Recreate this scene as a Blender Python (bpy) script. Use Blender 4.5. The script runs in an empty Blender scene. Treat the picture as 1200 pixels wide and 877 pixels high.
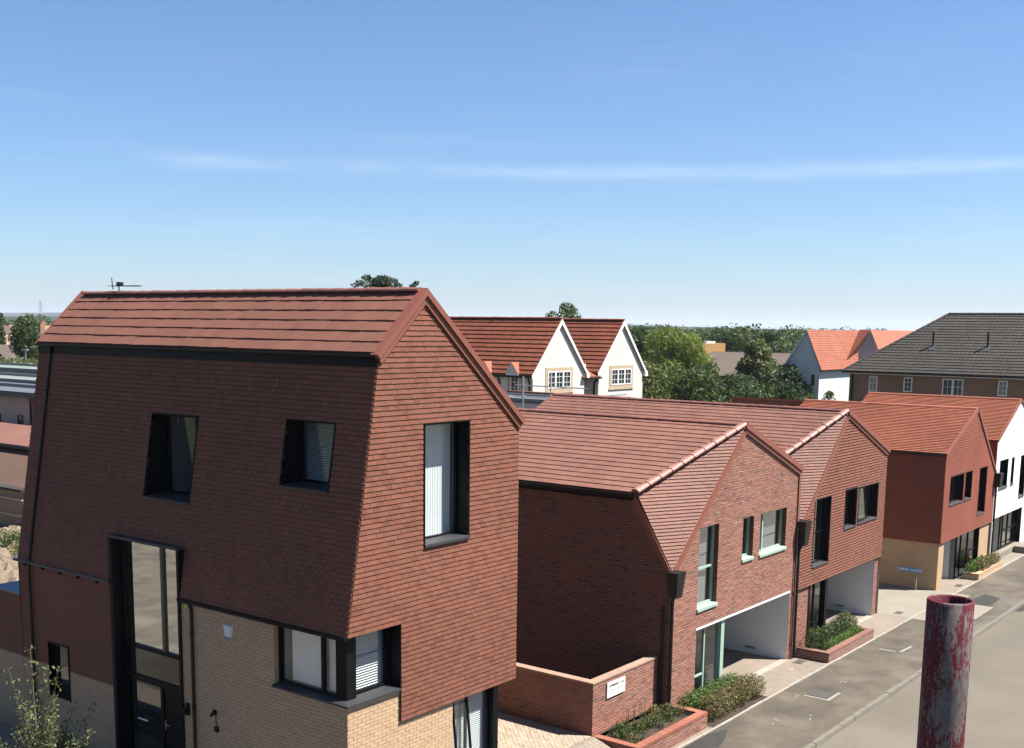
import bpy, math, random
import numpy as np
from mathutils import Vector, Matrix
random.seed(7); RNG = np.random.default_rng(7)
SC = bpy.context.scene
COL = SC.collection
# ------------------------------------------------------------------ camera
CAM_H = 10.7
PITCH, ROLL, YAW = math.radians(8.76), math.radians(0.76), math.radians(37.32)
FPX, CYPX = 1361.2, 593.05
def w2c(v):
    cp, sp, cr, sr = math.cos(PITCH), math.sin(PITCH), math.cos(ROLL), math.sin(ROLL)
    fx, fy = math.cos(YAW), math.sin(YAW)
    fw = v[0]*fx + v[1]*fy; rt = v[0]*fy - v[1]*fx; u = v[2]
    z = fw*cp - u*sp; d = -(u*cp + fw*sp)
    return (cr*rt - sr*d, sr*rt + cr*d, z)
_cols = [w2c(e) for e in ((1, 0, 0), (0, 1, 0), (0, 0, 1))]
RIGHT = Vector((_cols[0][0], _cols[1][0], _cols[2][0]))
DOWN = Vector((_cols[0][1], _cols[1][1], _cols[2][1]))
FWD = Vector((_cols[0][2], _cols[1][2], _cols[2][2]))
cam_d = bpy.data.cameras.new('camera'); cam = bpy.data.objects.new('camera', cam_d); COL.objects.link(cam)
m3 = Matrix((RIGHT, -DOWN, -FWD)).transposed()
cam.matrix_world = Matrix.Translation((0, 0, CAM_H)) @ m3.to_4x4()
cam_d.sensor_width = 36; cam_d.sensor_fit = 'HORIZONTAL'; cam_d.lens = FPX/1200*36
cam_d.shift_y = (CYPX - 438.5)/1200; cam_d.clip_start = 0.1; cam_d.clip_end = 30000
SC.camera = cam
def pix_dir(px):                      # compass direction of a photo column (unit xy)
    y = 383.2 + (px-603)*0.0133
    d = RIGHT*((px-600)/FPX) + DOWN*((y-CYPX)/FPX) + FWD
    v = Vector((d.x, d.y)); v.normalize(); return v
def far(px, dist): v = pix_dir(px)*dist; return (v.x, v.y)
# ------------------------------------------------------------------ sky and sun
SUN = Vector((0.286, -0.437, 0.854)).normalized()
EL = math.asin(SUN.z); AZ = math.atan2(SUN.x, SUN.y)
W = bpy.data.worlds.new('World'); SC.world = W; W.use_nodes = True
nt = W.node_tree; nt.nodes.clear()
out = nt.nodes.new('ShaderNodeOutputWorld'); bg = nt.nodes.new('ShaderNodeBackground')
sky = nt.nodes.new('ShaderNodeTexSky'); sky.sky_type = 'NISHITA'; sky.sun_disc = False
sky.sun_elevation = EL; sky.sun_rotation = AZ; sky.altitude = 50; sky.air_density = 0.95; sky.dust_density = 0.52; sky.ozone_density = 9.5
SKY_STRENGTH = 0.053
bg.inputs['Strength'].default_value = SKY_STRENGTH
# thin cirrus streaks: real thin cloud in the sky, laid out by elevation and compass direction
tc = nt.nodes.new('ShaderNodeTexCoord'); sep = nt.nodes.new('ShaderNodeSeparateXYZ')
nt.links.new(tc.outputs['Generated'], sep.inputs[0])
mp = nt.nodes.new('ShaderNodeMapping'); mp.inputs['Scale'].default_value = (2.2, 2.2, 26)
nt.links.new(tc.outputs['Generated'], mp.inputs[0])
nz = nt.nodes.new('ShaderNodeTexNoise'); nz.inputs['Scale'].default_value = 1.6; nz.inputs['Detail'].default_value = 6; nz.inputs['Roughness'].default_value = 0.6
nt.links.new(mp.outputs[0], nz.inputs[0])
def wmath(op, a, b=None, clamp=False):
    n = nt.nodes.new('ShaderNodeMath'); n.operation = op; n.use_clamp = clamp
    for i, x in enumerate((a, b)):
        if x is None: continue
        if isinstance(x, (int, float)): n.inputs[i].default_value = x
        else: nt.links.new(x, n.inputs[i])
    return n.outputs[0]
def wramp(src, pts):
    r = nt.nodes.new('ShaderNodeValToRGB'); r.color_ramp.interpolation = 'EASE'
    while len(r.color_ramp.elements) < len(pts): r.color_ramp.elements.new(0.5)
    for e, (p, v) in zip(r.color_ramp.elements, pts): e.position = p; e.color = (v, v, v, 1)
    nt.links.new(src, r.inputs[0]); return r.outputs[0]
wob = wmath('MULTIPLY', wmath('SUBTRACT', nz.outputs[0], 0.5), 0.007)
zz = wmath('ADD', sep.outputs[2], wob)
band = wramp(zz, [(0.117, 0), (0.1275, 1), (0.137, 0.10), (0.17, 0)])
nz2 = nt.nodes.new('ShaderNodeTexNoise'); nz2.inputs['Scale'].default_value = 3.0; nz2.inputs['Detail'].default_value = 8; nz2.inputs['Roughness'].default_value = 0.65
mp2 = nt.nodes.new('ShaderNodeMapping'); mp2.inputs['Scale'].default_value = (1.6, 1.6, 14); mp2.inputs['Location'].default_value = (3.1, 0.4, 0)
nt.links.new(tc.outputs['Generated'], mp2.inputs[0]); nt.links.new(mp2.outputs[0], nz2.inputs[0])
patch = wramp(nz2.outputs[0], [(0.36, 0.25), (0.62, 1)])
wisp = wramp(nz2.outputs[0], [(0.50, 0), (0.78, 1)])
lowm = wramp(sep.outputs[2], [(0.0, 0.5), (0.12, 0.5), (0.3, 0.15), (0.6, 0.0)])
azr = wmath('SUBTRACT', wmath('MULTIPLY', sep.outputs[0], math.sin(math.radians(56))), wmath('MULTIPLY', sep.outputs[1], math.cos(math.radians(56))))
azm = wramp(azr, [(0.0, 0), (0.09, 1)])
band = wmath('MULTIPLY', band, azm)
cl = wmath('ADD', wmath('MULTIPLY', wmath('MULTIPLY', band, patch), 0.20), wmath('MULTIPLY', wmath('MULTIPLY', wisp, lowm), 0.16), True)
mixc = nt.nodes.new('ShaderNodeMix'); mixc.data_type = 'RGBA'; mixc.blend_type = 'MIX'
nt.links.new(cl, mixc.inputs['Factor']); nt.links.new(sky.outputs[0], mixc.inputs['A'])
mixc.inputs['B'].default_value = (7.0, 7.6, 8.4, 1)
nt.links.new(mixc.outputs['Result'], bg.inputs[0]); nt.links.new(bg.outputs[0], out.inputs[0])
sd = bpy.data.lights.new('sun', 'SUN'); sd.energy = 5.0; sd.angle = math.radians(0.53); sd.color = (1.0, 0.955, 0.88)
sun = bpy.data.objects.new('sun', sd); COL.objects.link(sun)
sun.rotation_euler = SUN.to_track_quat('Z', 'Y').to_euler(); sun.location = (0, 0, 60)
vs = SC.view_settings; vs.view_transform = 'Standard'; vs.look = 'None'; vs.exposure = 1.55; vs.gamma = 1.0; vs.use_curve_mapping = False
SC.cycles.use_denoising = True; SC.cycles.max_bounces = 8; SC.cycles.transparent_max_bounces = 24
SC.cycles.caustics_reflective = False; SC.cycles.caustics_refractive = False

# ------------------------------------------------------------------ materials
MATS = {}
def _new(name):
    m = bpy.data.materials.new(name); m.use_nodes = True; n = m.node_tree; n.nodes.clear()
    o = n.nodes.new('ShaderNodeOutputMaterial'); b = n.nodes.new('ShaderNodeBsdfPrincipled')
    n.links.new(b.outputs[0], o.inputs[0]); MATS[name] = m; return m, n, b, o
def _ramp(n, src, pts, interp='LINEAR'):
    r = n.nodes.new('ShaderNodeValToRGB'); r.color_ramp.interpolation = interp
    while len(r.color_ramp.elements) < len(pts): r.color_ramp.elements.new(0.5)
    for e, (p, c) in zip(r.color_ramp.elements, pts):
        e.position = p; e.color = (*c, 1) if not isinstance(c, (int, float)) else (c, c, c, 1)
    n.links.new(src, r.inputs[0]); return r.outputs[0]
def _noise(n, scale, detail=4, rough=0.6, vec=None, stretch=None):
    t = n.nodes.new('ShaderNodeTexNoise'); t.inputs['Scale'].default_value = scale
    t.inputs['Detail'].default_value = detail; t.inputs['Roughness'].default_value = rough
    if vec is None:
        c = n.nodes.new('ShaderNodeNewGeometry'); vec = c.outputs['Position']
    if stretch:
        mp_ = n.nodes.new('ShaderNodeMapping'); mp_.inputs['Scale'].default_value = stretch
        n.links.new(vec, mp_.inputs[0]); vec = mp_.outputs[0]
    n.links.new(vec, t.inputs[0]); return t.outputs[0]
def _mul(n, a, b, fac=1.0, mode='MULTIPLY'):
    x = n.nodes.new('ShaderNodeMix'); x.data_type = 'RGBA'; x.blend_type = mode
    for k, v in (('A', a), ('B', b), ('Factor', fac)):
        if isinstance(v, (int, float)):
            if k == 'Factor': x.inputs[k].default_value = v
            else: x.inputs[k].default_value = (v, v, v, 1)
        elif isinstance(v, tuple): x.inputs[k].default_value = (*v, 1)
        else: n.links.new(v, x.inputs[k])
    return x.outputs['Result']
def _bump(n, b, h, strength, dist):
    x = n.nodes.new('ShaderNodeBump'); x.inputs['Strength'].default_value = strength; x.inputs['Distance'].default_value = dist
    n.links.new(h, x.inputs['Height']); n.links.new(x.outputs[0], b.inputs['Normal'])
def _rnd(n):
    a = n.nodes.new('ShaderNodeAttribute'); a.attribute_name = 'rnd'; a.attribute_type = 'GEOMETRY'
    oi = n.nodes.new('ShaderNodeObjectInfo')
    s = n.nodes.new('ShaderNodeMath'); s.operation = 'ADD'; n.links.new(a.outputs['Fac'], s.inputs[0]); n.links.new(oi.outputs['Random'], s.inputs[1])
    f = n.nodes.new('ShaderNodeMath'); f.operation = 'FRACT'; n.links.new(s.outputs[0], f.inputs[0]); return f.outputs[0]
def clay(name, pts, stain=0.25, rough=0.8, streak=None, interp='LINEAR', big=0.35, spec=0.3):
    """fired clay pieces: colour per piece, cloudy weathering, fine grain"""
    m, n, b, o = _new(name)
    pts = [(p, tuple(x*0.66 for x in c_)) for p, c_ in pts]
    c = _ramp(n, _rnd(n), pts, interp)
    c = _mul(n, c, _ramp(n, _noise(n, big, 5, 0.65), [(0.3, 1-stain), (0.7, 1+stain*0.35)]))
    c = _mul(n, c, _ramp(n, _noise(n, 38, 3, 0.7), [(0.3, 0.86), (0.7, 1.1)]))
    if streak:
        c = _mul(n, c, _ramp(n, _noise(n, 1.0, 4, 0.6, stretch=(3.0, 3.0, 0.25)), [(0.45, 1.0), (0.75, 1-streak)]))
    n.links.new(c, b.inputs['Base Color']); b.inputs['Roughness'].default_value = rough; b.inputs['Specular IOR Level'].default_value = spec
    _bump(n, b, _noise(n, 90, 3, 0.7), 0.25, 0.004); return m
def plain(name, col, rough=0.6, metal=0.0, var=0.12, scale=3.0, spec=0.5, bump=0.0, fine=60):
    m, n, b, o = _new(name)
    c = _mul(n, col, _ramp(n, _noise(n, scale, 5, 0.65), [(0.3, 1-var), (0.7, 1+var*0.5)]))
    if var: c = _mul(n, c, _ramp(n, _noise(n, fine, 2, 0.6), [(0.3, 1-var*0.5), (0.7, 1+var*0.3)]))
    n.links.new(c, b.inputs['Base Color']); b.inputs['Roughness'].default_value = rough; b.inputs['Metallic'].default_value = metal
    b.inputs['Specular IOR Level'].default_value = spec
    if bump: _bump(n, b, _noise(n, fine, 4, 0.7), bump, 0.01)
    return m
def glass(name, tint=(0.75, 0.8, 0.8), refl=1.0, f0=0.10):
    m, n, b, o = _new(name); n.nodes.remove(b)
    tr = n.nodes.new('ShaderNodeBsdfTransparent'); tr.inputs[0].default_value = (*tint, 1)
    gl = n.nodes.new('ShaderNodeBsdfGlossy'); gl.inputs['Roughness'].default_value = 0.01; gl.inputs[0].default_value = (refl, refl, refl, 1)
    gg = n.nodes.new('ShaderNodeNewGeometry'); dp = n.nodes.new('ShaderNodeVectorMath'); dp.operation = 'DOT_PRODUCT'
    n.links.new(gg.outputs['Incoming'], dp.inputs[0]); n.links.new(gg.outputs['Normal'], dp.inputs[1])
    def mth(op, a, b=None):
        x = n.nodes.new('ShaderNodeMath'); x.operation = op
        for i, v_ in enumerate((a, b)):
            if v_ is None: continue
            if isinstance(v_, (int, float)): x.inputs[i].default_value = v_
            else: n.links.new(v_, x.inputs[i])
        return x.outputs[0]
    frv = mth('ADD', mth('MULTIPLY', mth('POWER', mth('SUBTRACT', 1.0, mth('ABSOLUTE', dp.outputs['Value'])), 4.0), 0.88), f0)
    bp = n.nodes.new('ShaderNodeBump'); bp.inputs['Strength'].default_value = 0.05; bp.inputs['Distance'].default_value = 0.02
    n.links.new(_noise(n, 1.5, 1, 0.5), bp.inputs['Height']); n.links.new(bp.outputs[0], gl.inputs['Normal'])
    mx = n.nodes.new('ShaderNodeMixShader'); n.links.new(frv, mx.inputs[0]); n.links.new(tr.outputs[0], mx.inputs[1]); n.links.new(gl.outputs[0], mx.inputs[2])
    n.links.new(mx.outputs[0], o.inputs[0]); return m
def leafmat(name, pts, rough=0.55, trans=0.3):
    m, n, b, o = _new(name)
    c = _ramp(n, _rnd(n), pts)
    n.links.new(c, b.inputs['Base Color']); b.inputs['Roughness'].default_value = rough; b.inputs['Specular IOR Level'].default_value = 0.25
    t = n.nodes.new('ShaderNodeBsdfTranslucent'); n.links.new(_mul(n, c, (1.2, 1.3, 0.6)), t.inputs[0])
    mx = n.nodes.new('ShaderNodeMixShader'); mx.inputs[0].default_value = trans
    n.links.new(b.outputs[0], mx.inputs[1]); n.links.new(t.outputs[0], mx.inputs[2]); n.links.new(mx.outputs[0], o.inputs[0]); return m
def blocks(name, c1, c2, cm, scale, bw, rh, mortar=0.012, var=0.25, bump=0.3, wear=0.2, rot=0.0):
    """laid units too small to build, laid on x-y"""
    m, n, b, o = _new(name)
    c1, c2, cm = (tuple(x*0.43 for x in c_) for c_ in (c1, c2, cm))
    g = n.nodes.new('ShaderNodeNewGeometry'); mp_ = n.nodes.new('ShaderNodeMapping'); mp_.inputs['Rotation'].default_value[2] = rot
    n.links.new(g.outputs['Position'], mp_.inputs[0])
    t = n.nodes.new('ShaderNodeTexBrick'); n.links.new(mp_.outputs[0], t.inputs[0])
    t.inputs['Color1'].default_value = (*c1, 1); t.inputs['Color2'].default_value = (*c2, 1); t.inputs['Mortar'].default_value = (*cm, 1)
    t.inputs['Scale'].default_value = scale; t.inputs['Brick Width'].default_value = bw; t.inputs['Row Height'].default_value = rh; t.inputs['Mortar Size'].default_value = mortar
    c = _mul(n, t.outputs[0], _ramp(n, _noise(n, 0.6, 6, 0.65), [(0.3, 1-wear), (0.7, 1+wear*0.4)]))
    c = _mul(n, c, _ramp(n, _noise(n, 25, 3, 0.7), [(0.3, 0.9), (0.7, 1.06)]))
    n.links.new(c, b.inputs['Base Color']); b.inputs['Roughness'].default_value = 0.85
    inv = n.nodes.new('ShaderNodeMath'); inv.operation = 'SUBTRACT'; inv.inputs[0].default_value = 1; n.links.new(t.outputs['Fac'], inv.inputs[1])
    _bump(n, b, inv.outputs[0], bump, 0.006); return m
def ground_mat(name, cols, scale, rough=0.9, patch=None, bump=0.4, fine=30, cracks=False):
    m, n, b, o = _new(name)
    cols = [(p, tuple(x*0.46 for x in c_)) for p, c_ in cols]
    if patch: patch = (tuple(x*0.46 for x in patch[0]), *patch[1:])
    c = _ramp(n, _noise(n, scale, 8, 0.62), cols)
    c = _mul(n, c, _ramp(n, _noise(n, fine, 4, 0.75), [(0.3, 0.85), (0.7, 1.1)]))
    if patch:
        c = _mul(n, c, patch[0], _ramp(n, _noise(n, patch[1], 6, 0.6), [(patch[2], 0.0), (patch[3], patch[4])]), 'MIX')
    if cracks:
        v = n.nodes.new('ShaderNodeTexVoronoi'); v.feature = 'DISTANCE_TO_EDGE'; v.inputs['Scale'].default_value = 0.22
        g = n.nodes.new('ShaderNodeNewGeometry'); 
        wv = n.nodes.new('ShaderNodeVectorMath'); wv.operation = 'ADD'
        tn = n.nodes.new('ShaderNodeTexNoise'); tn.inputs['Scale'].default_value = 1.5; n.links.new(g.outputs['Position'], tn.inputs[0])
        n.links.new(g.outputs['Position'], wv.inputs[0]); n.links.new(tn.outputs['Color'], wv.inputs[1]); n.links.new(wv.outputs[0], v.inputs[0])
        c = _mul(n, c, _ramp(n, v.outputs['Distance'], [(0.0, 0.88), (0.005, 1.0)]))
    n.links.new(c, b.inputs['Base Color']); b.inputs['Roughness'].default_value = rough; b.inputs['Specular IOR Level'].default_value = 0.25
    _bump(n, b, _noise(n, fine*1.5, 4, 0.75), bump, 0.01); return m

T = clay('red_clay_tile', [(0, (.178, .064, .038)), (.22, (.215, .077, .046)), (.6, (.243, .088, .053)), (.82, (.232, .088, .056)), (.92, (.262, .094, .054)), (1, (.185, .074, .050))], 0.14, 0.8)
TD = clay('shade_toned_wall_tile', [(0, (.23, .084, .046)), (.3, (.262, .096, .053)), (.7, (.292, .108, .061)), (1, (.236, .089, .051))], 0.12, 0.8, streak=0.12)  # same tile as the gable, recoloured for the wall in shade
TR = clay('pressed_roof_tile', [(0, (.228, .092, .061)), (.4, (.248, .101, .067)), (.8, (.260, .108, .073)), (1, (.232, .098, .068))], 0.16, 0.7)
TP = clay('pale_roof_tile', [(0, (.222, .098, .069)), (.4, (.245, .109, .077)), (.8, (.262, .120, .086)), (1, (.226, .104, .076))], 0.20, 0.72)
TO = clay('orange_clay_tile', [(0, (.36, .115, .062)), (.5, (.42, .135, .075)), (1, (.33, .105, .06))], 0.18, 0.75)
TO2 = clay('bright_red_wall_tile', [(0, (.275, .076, .040)), (.5, (.31, .086, .046)), (1, (.26, .072, .040))], 0.2, 0.75)
TRUST = clay('rust_pantile', [(0, (.24, .070, .035)), (.5, (.29, .083, .040)), (1, (.21, .064, .036))], 0.25, 0.75)
TGREY = clay('grey_brown_concrete_tile', [(0, (.066, .058, .049)), (.5, (.080, .070, .060)), (1, (.060, .053, .046))], 0.25, 0.85)
RIDGE = clay('ridge_clay', [(0, (.24, .095, .070)), (.5, (.28, .112, .083)), (1, (.21, .088, .068))], 0.15, 0.6)
HIPC = clay('hip_clay', [(0, (.40, .185, .145)), (.5, (.45, .215, .17)), (1, (.37, .175, .14))], 0.12, 0.5)
BUFF = clay('buff_brick', [(0, (.57, .385, .235)), (.3, (.61, .415, .255)), (.7, (.645, .44, .272)), (1, (.59, .40, .243))], 0.07, 0.85)
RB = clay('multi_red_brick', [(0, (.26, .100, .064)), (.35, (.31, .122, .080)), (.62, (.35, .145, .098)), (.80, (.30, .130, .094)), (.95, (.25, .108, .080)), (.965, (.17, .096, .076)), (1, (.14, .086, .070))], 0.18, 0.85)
RBD = clay('shade_toned_brick', [(0, (.18, .066, .041)), (.5, (.215, .080, .049)), (.85, (.19, .072, .047)), (.9, (.09, .050, .038)), (1, (.085, .046, .036))], 0.2, 0.85)  # front wall's brick again, shade of the side put into its colour
RBP = clay('pinkish_brick', [(0, (.28, .140, .105)), (.5, (.33, .170, .128)), (1, (.26, .130, .10))], 0.2, 0.85)
RBO = clay('orange_red_brick', [(0, (.34, .120, .075)), (.5, (.40, .150, .096)), (1, (.30, .112, .076))], 0.2, 0.85)
RBS = clay('smooth_red_brick', [(0, (.245, .098, .060)), (.5, (.27, .108, .066)), (1, (.235, .094, .060))], 0.18, 0.85)
FAR_BRICK = clay('brown_brick', [(0, (.30, .175, .11)), (.5, (.345, .20, .128)), (1, (.27, .155, .10))], 0.2, 0.9)
MORT_B = plain('buff_mortar', (.22, .165, .105), 0.95, var=0.15)
MORT_R = plain('red_mortar', (.46, .355, .28), 0.95, var=0.2)
MORT_D = plain('shade_toned_mortar', (.23, .15, .115), 0.95, var=0.2)  # mortar of the lit front, darkened to carry the side's shade
MORT_S = plain('pinkish_mortar', (.15, .060, .038), 0.95, var=0.15)
BATTEN = plain('tile_shadow_backing', (.07, .032, .025), 0.95, var=0.2)
TRIM = plain('terracotta_metal', (.18, .060, .038), 0.45, var=0.08)
BLK = plain('black_metal', (.005, .005, .006), 0.42, var=0.15, spec=0.12)
BLKG = plain('charcoal_sill', (.026, .027, .030), 0.5, var=0.15)
BLKP = plain('black_plastic', (.006, .006, .006), 0.4, var=0.1, spec=0.3)
LEAD = plain('lead_grey', (.045, .048, .055), 0.5, var=0.2)
MINT = plain('mint_paint', (.26, .365, .285), 0.4, var=0.06)
WHITE = plain('white_paint', (.60, .60, .58), 0.5, var=0.05)
RENDER = plain('white_render', (.46, .44, .41), 0.9, var=0.07, scale=0.8, bump=0.1)
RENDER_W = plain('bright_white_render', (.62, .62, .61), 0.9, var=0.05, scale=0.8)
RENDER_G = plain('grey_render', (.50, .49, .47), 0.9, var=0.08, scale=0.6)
RENDER_C = plain('cream_render', (.34, .27, .21), 0.9, var=0.1, scale=0.6)
STONE = plain('buff_stone', (.34, .27, .18), 0.9, var=0.12)
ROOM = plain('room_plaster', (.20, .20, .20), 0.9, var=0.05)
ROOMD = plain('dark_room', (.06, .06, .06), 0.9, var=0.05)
BLIND = plain('white_blind', (.66, .69, .69), 0.7, var=0.04)
BLINDW = plain('cream_blind', (.80, .74, .64), .8, var=.04)
GL = glass('clear_glass', (.9, .92, .92)); GLD = glass('window_glass', (.5, .54, .54))
CONC = ground_mat('concrete', [(0.3, (.36, .32, .26)), (0.7, (.46, .41, .33))], 0.9, bump=0.2)
COPE = plain('concrete_coping', (.25, .165, .115), 0.9, var=0.15)
KERB = plain('kerb_stone', (.128, .112, .088), 0.9, var=0.2, bump=0.2)
EDGE = plain('pale_edging_stone', (.25, .225, .185), 0.9, var=0.15)
ASPH = ground_mat('footway_asphalt', [(0.32, (.105, .089, .070)), (0.5, (.160, .136, .104)), (0.68, (.230, .196, .150))], 0.75, patch=((.285, .245, .188), 0.4, 0.47, 0.68, 0.55), bump=0.5)
ASPHN = ground_mat('fresh_asphalt', [(0.3, (.055, .053, .05)), (0.7, (.085, .08, .073))], 2.0, bump=0.5)
ROADM = ground_mat('dusty_road', [(0.28, (.205, .180, .140)), (0.5, (.250, .218, .170)), (0.75, (.300, .260, .202))], 0.24, patch=((.175, .155, .125), 0.45, 0.5, 0.8, 0.3), bump=0.4, cracks=True)
PAVE = blocks('beige_block_paving', (.41, .33, .25), (.48, .39, .30), (.27, .22, .17), 1.0, 0.21, 0.105, 0.006)
FIELD = ground_mat('rough_grass', [(0.3, (.055, .075, .025)), (0.55, (.09, .10, .04)), (0.75, (.16, .14, .08))], 0.05, fine=3)
SOIL = ground_mat('dry_soil', [(0.3, (.27, .205, .145)), (0.55, (.36, .28, .20)), (0.75, (.44, .355, .26))], 1.2, bump=0.8, fine=8)
BARK = plain('bark', (.09, .065, .045), 0.9, var=0.3, scale=8)
MULCH = ground_mat('planter_soil', [(0.3, (.06, .042, .03)), (0.7, (.13, .09, .065))], 6, fine=40, bump=0.9)
WOOD = clay('fence_timber', [(0, (.34, .22, .13)), (.5, (.40, .27, .165)), (1, (.30, .20, .13))], 0.2, 0.85)
WOODG = clay('weathered_fence', [(0, (.27, .215, .15)), (.5, (.33, .265, .19)), (1, (.24, .19, .135))], 0.2, 0.9)
GALV = plain('galvanised_steel', (.42, .44, .46), 0.4, metal=0.7, var=0.15)
IRON = plain('cast_iron', (.055, .05, .043), 0.7, var=0.3, scale=12)
BLUE = plain('sign_blue', (.05, .15, .32), 0.5, var=0.05)
FELT = plain('blue_grey_felt', (.13, .18, .26), 0.6, var=0.12)
FLATW = plain('pale_roof_membrane', (.15, .17, .155), 0.6, var=0.12)
FLATG = plain('grey_roof_membrane', (.09, .095, .11), 0.5, var=0.15)
WORN = plain('worn_white_paint', (.21, .20, .18), .9, var=.35, scale=14)
INK = plain('dark_lettering', (.06, .06, .055), 0.6, var=0.0)
L_WILLOW = leafmat('willow_leaves', [(0, (.085, .112, .020)), (.5, (.155, .185, .036)), (1, (.23, .25, .060))])
L_MID = leafmat('green_leaves', [(0, (.026, .045, .012)), (.5, (.055, .080, .022)), (1, (.095, .120, .038))])
L_DARK = leafmat('dark_leaves', [(0, (.018, .034, .012)), (.5, (.036, .060, .020)), (1, (.064, .092, .032))])
L_OLIVE = leafmat('olive_leaves', [(0, (.06, .075, .026)), (.5, (.105, .122, .044)), (1, (.155, .166, .066))])
L_WOOD = leafmat('woodland_leaves', [(0, (.022, .038, .013)), (.4, (.042, .066, .021)), (.8, (.070, .094, .030)), (1, (.10, .118, .042))])
L_CON = leafmat('conifer_needles', [(0, (.012, .022, .012)), (.5, (.022, .038, .018)), (1, (.038, .055, .026))], trans=0.1)
L_HEDGE = leafmat('hedge_leaves', [(0, (.035, .065, .015)), (.5, (.075, .125, .028)), (1, (.13, .19, .05))])
L_BROWN = leafmat('bronze_leaves', [(0, (.085, .066, .030)), (.5, (.135, .110, .052)), (1, (.185, .160, .075))])
L_YOUNG = leafmat('young_tree_leaves', [(0, (.055, .068, .026)), (.5, (.095, .108, .042)), (1, (.16, .165, .075))])
PALEBARK = plain('pale_twig_bark', (.16, .135, .10), 0.9, var=0.2, scale=8)
L_YEL = leafmat('yellow_green_leaves', [(0, (.085, .10, .03)), (.5, (.15, .165, .05)), (1, (.24, .245, .09))])
def pole_mat():
    m, n, b, o = _new('flaking_red_paint')
    tcn = n.nodes.new('ShaderNodeTexCoord'); v = tcn.outputs['Object']
    big = _noise(n, 46, 8, 0.78, v, (1.0, 1.0, 0.30)); fine = _noise(n, 330, 4, 0.75, v, (1, 1, 0.45)); wide = _noise(n, 14, 2, 0.5, v, (1.0, 1.0, 0.15))
    s = n.nodes.new('ShaderNodeMath'); s.operation = 'MULTIPLY_ADD'; n.links.new(fine, s.inputs[0]); s.inputs[1].default_value = 0.55; n.links.new(big, s.inputs[2])
    s2 = n.nodes.new('ShaderNodeMath'); s2.operation = 'MULTIPLY_ADD'; n.links.new(wide, s2.inputs[0]); s2.inputs[1].default_value = 0.45; n.links.new(s.outputs[0], s2.inputs[2])
    hf = n.nodes.new('ShaderNodeMath'); hf.operation = 'MULTIPLY'; n.links.new(s2.outputs[0], hf.inputs[0]); hf.inputs[1].default_value = 0.5
    mask = _ramp(n, hf.outputs[0], [(0.522, 0.0), (0.530, 1.0)])
    red = _mul(n, (.105, .014, .020), _ramp(n, _noise(n, 210, 5, 0.8, v), [(0.3, 0.35), (0.7, 1.35)]))
    grey = _mul(n, (.135, .113, .110), _ramp(n, _noise(n, 120, 6, 0.75, v, (1, 1, 0.4)), [(0.3, 0.5), (0.7, 1.2)]))
    scr = _ramp(n, _noise(n, 180, 4, 0.85, v, (1, 1, 0.10)), [(0.60, 0.0), (0.66, 0.75)])
    red = _mul(n, red, (.115, .070, .072), scr, 'MIX')
    c = _mul(n, red, grey, mask, 'MIX')
    n.links.new(c, b.inputs['Base Color']); b.inputs['Roughness'].default_value = 0.62; b.inputs['Specular IOR Level'].default_value = 0.2
    inv = n.nodes.new('ShaderNodeMath'); inv.operation = 'SUBTRACT'; inv.inputs[0].default_value = 1; n.links.new(mask, inv.inputs[1])
    _bump(n, b, inv.outputs[0], 0.5, 0.0006); return m
POLE = pole_mat()

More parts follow.
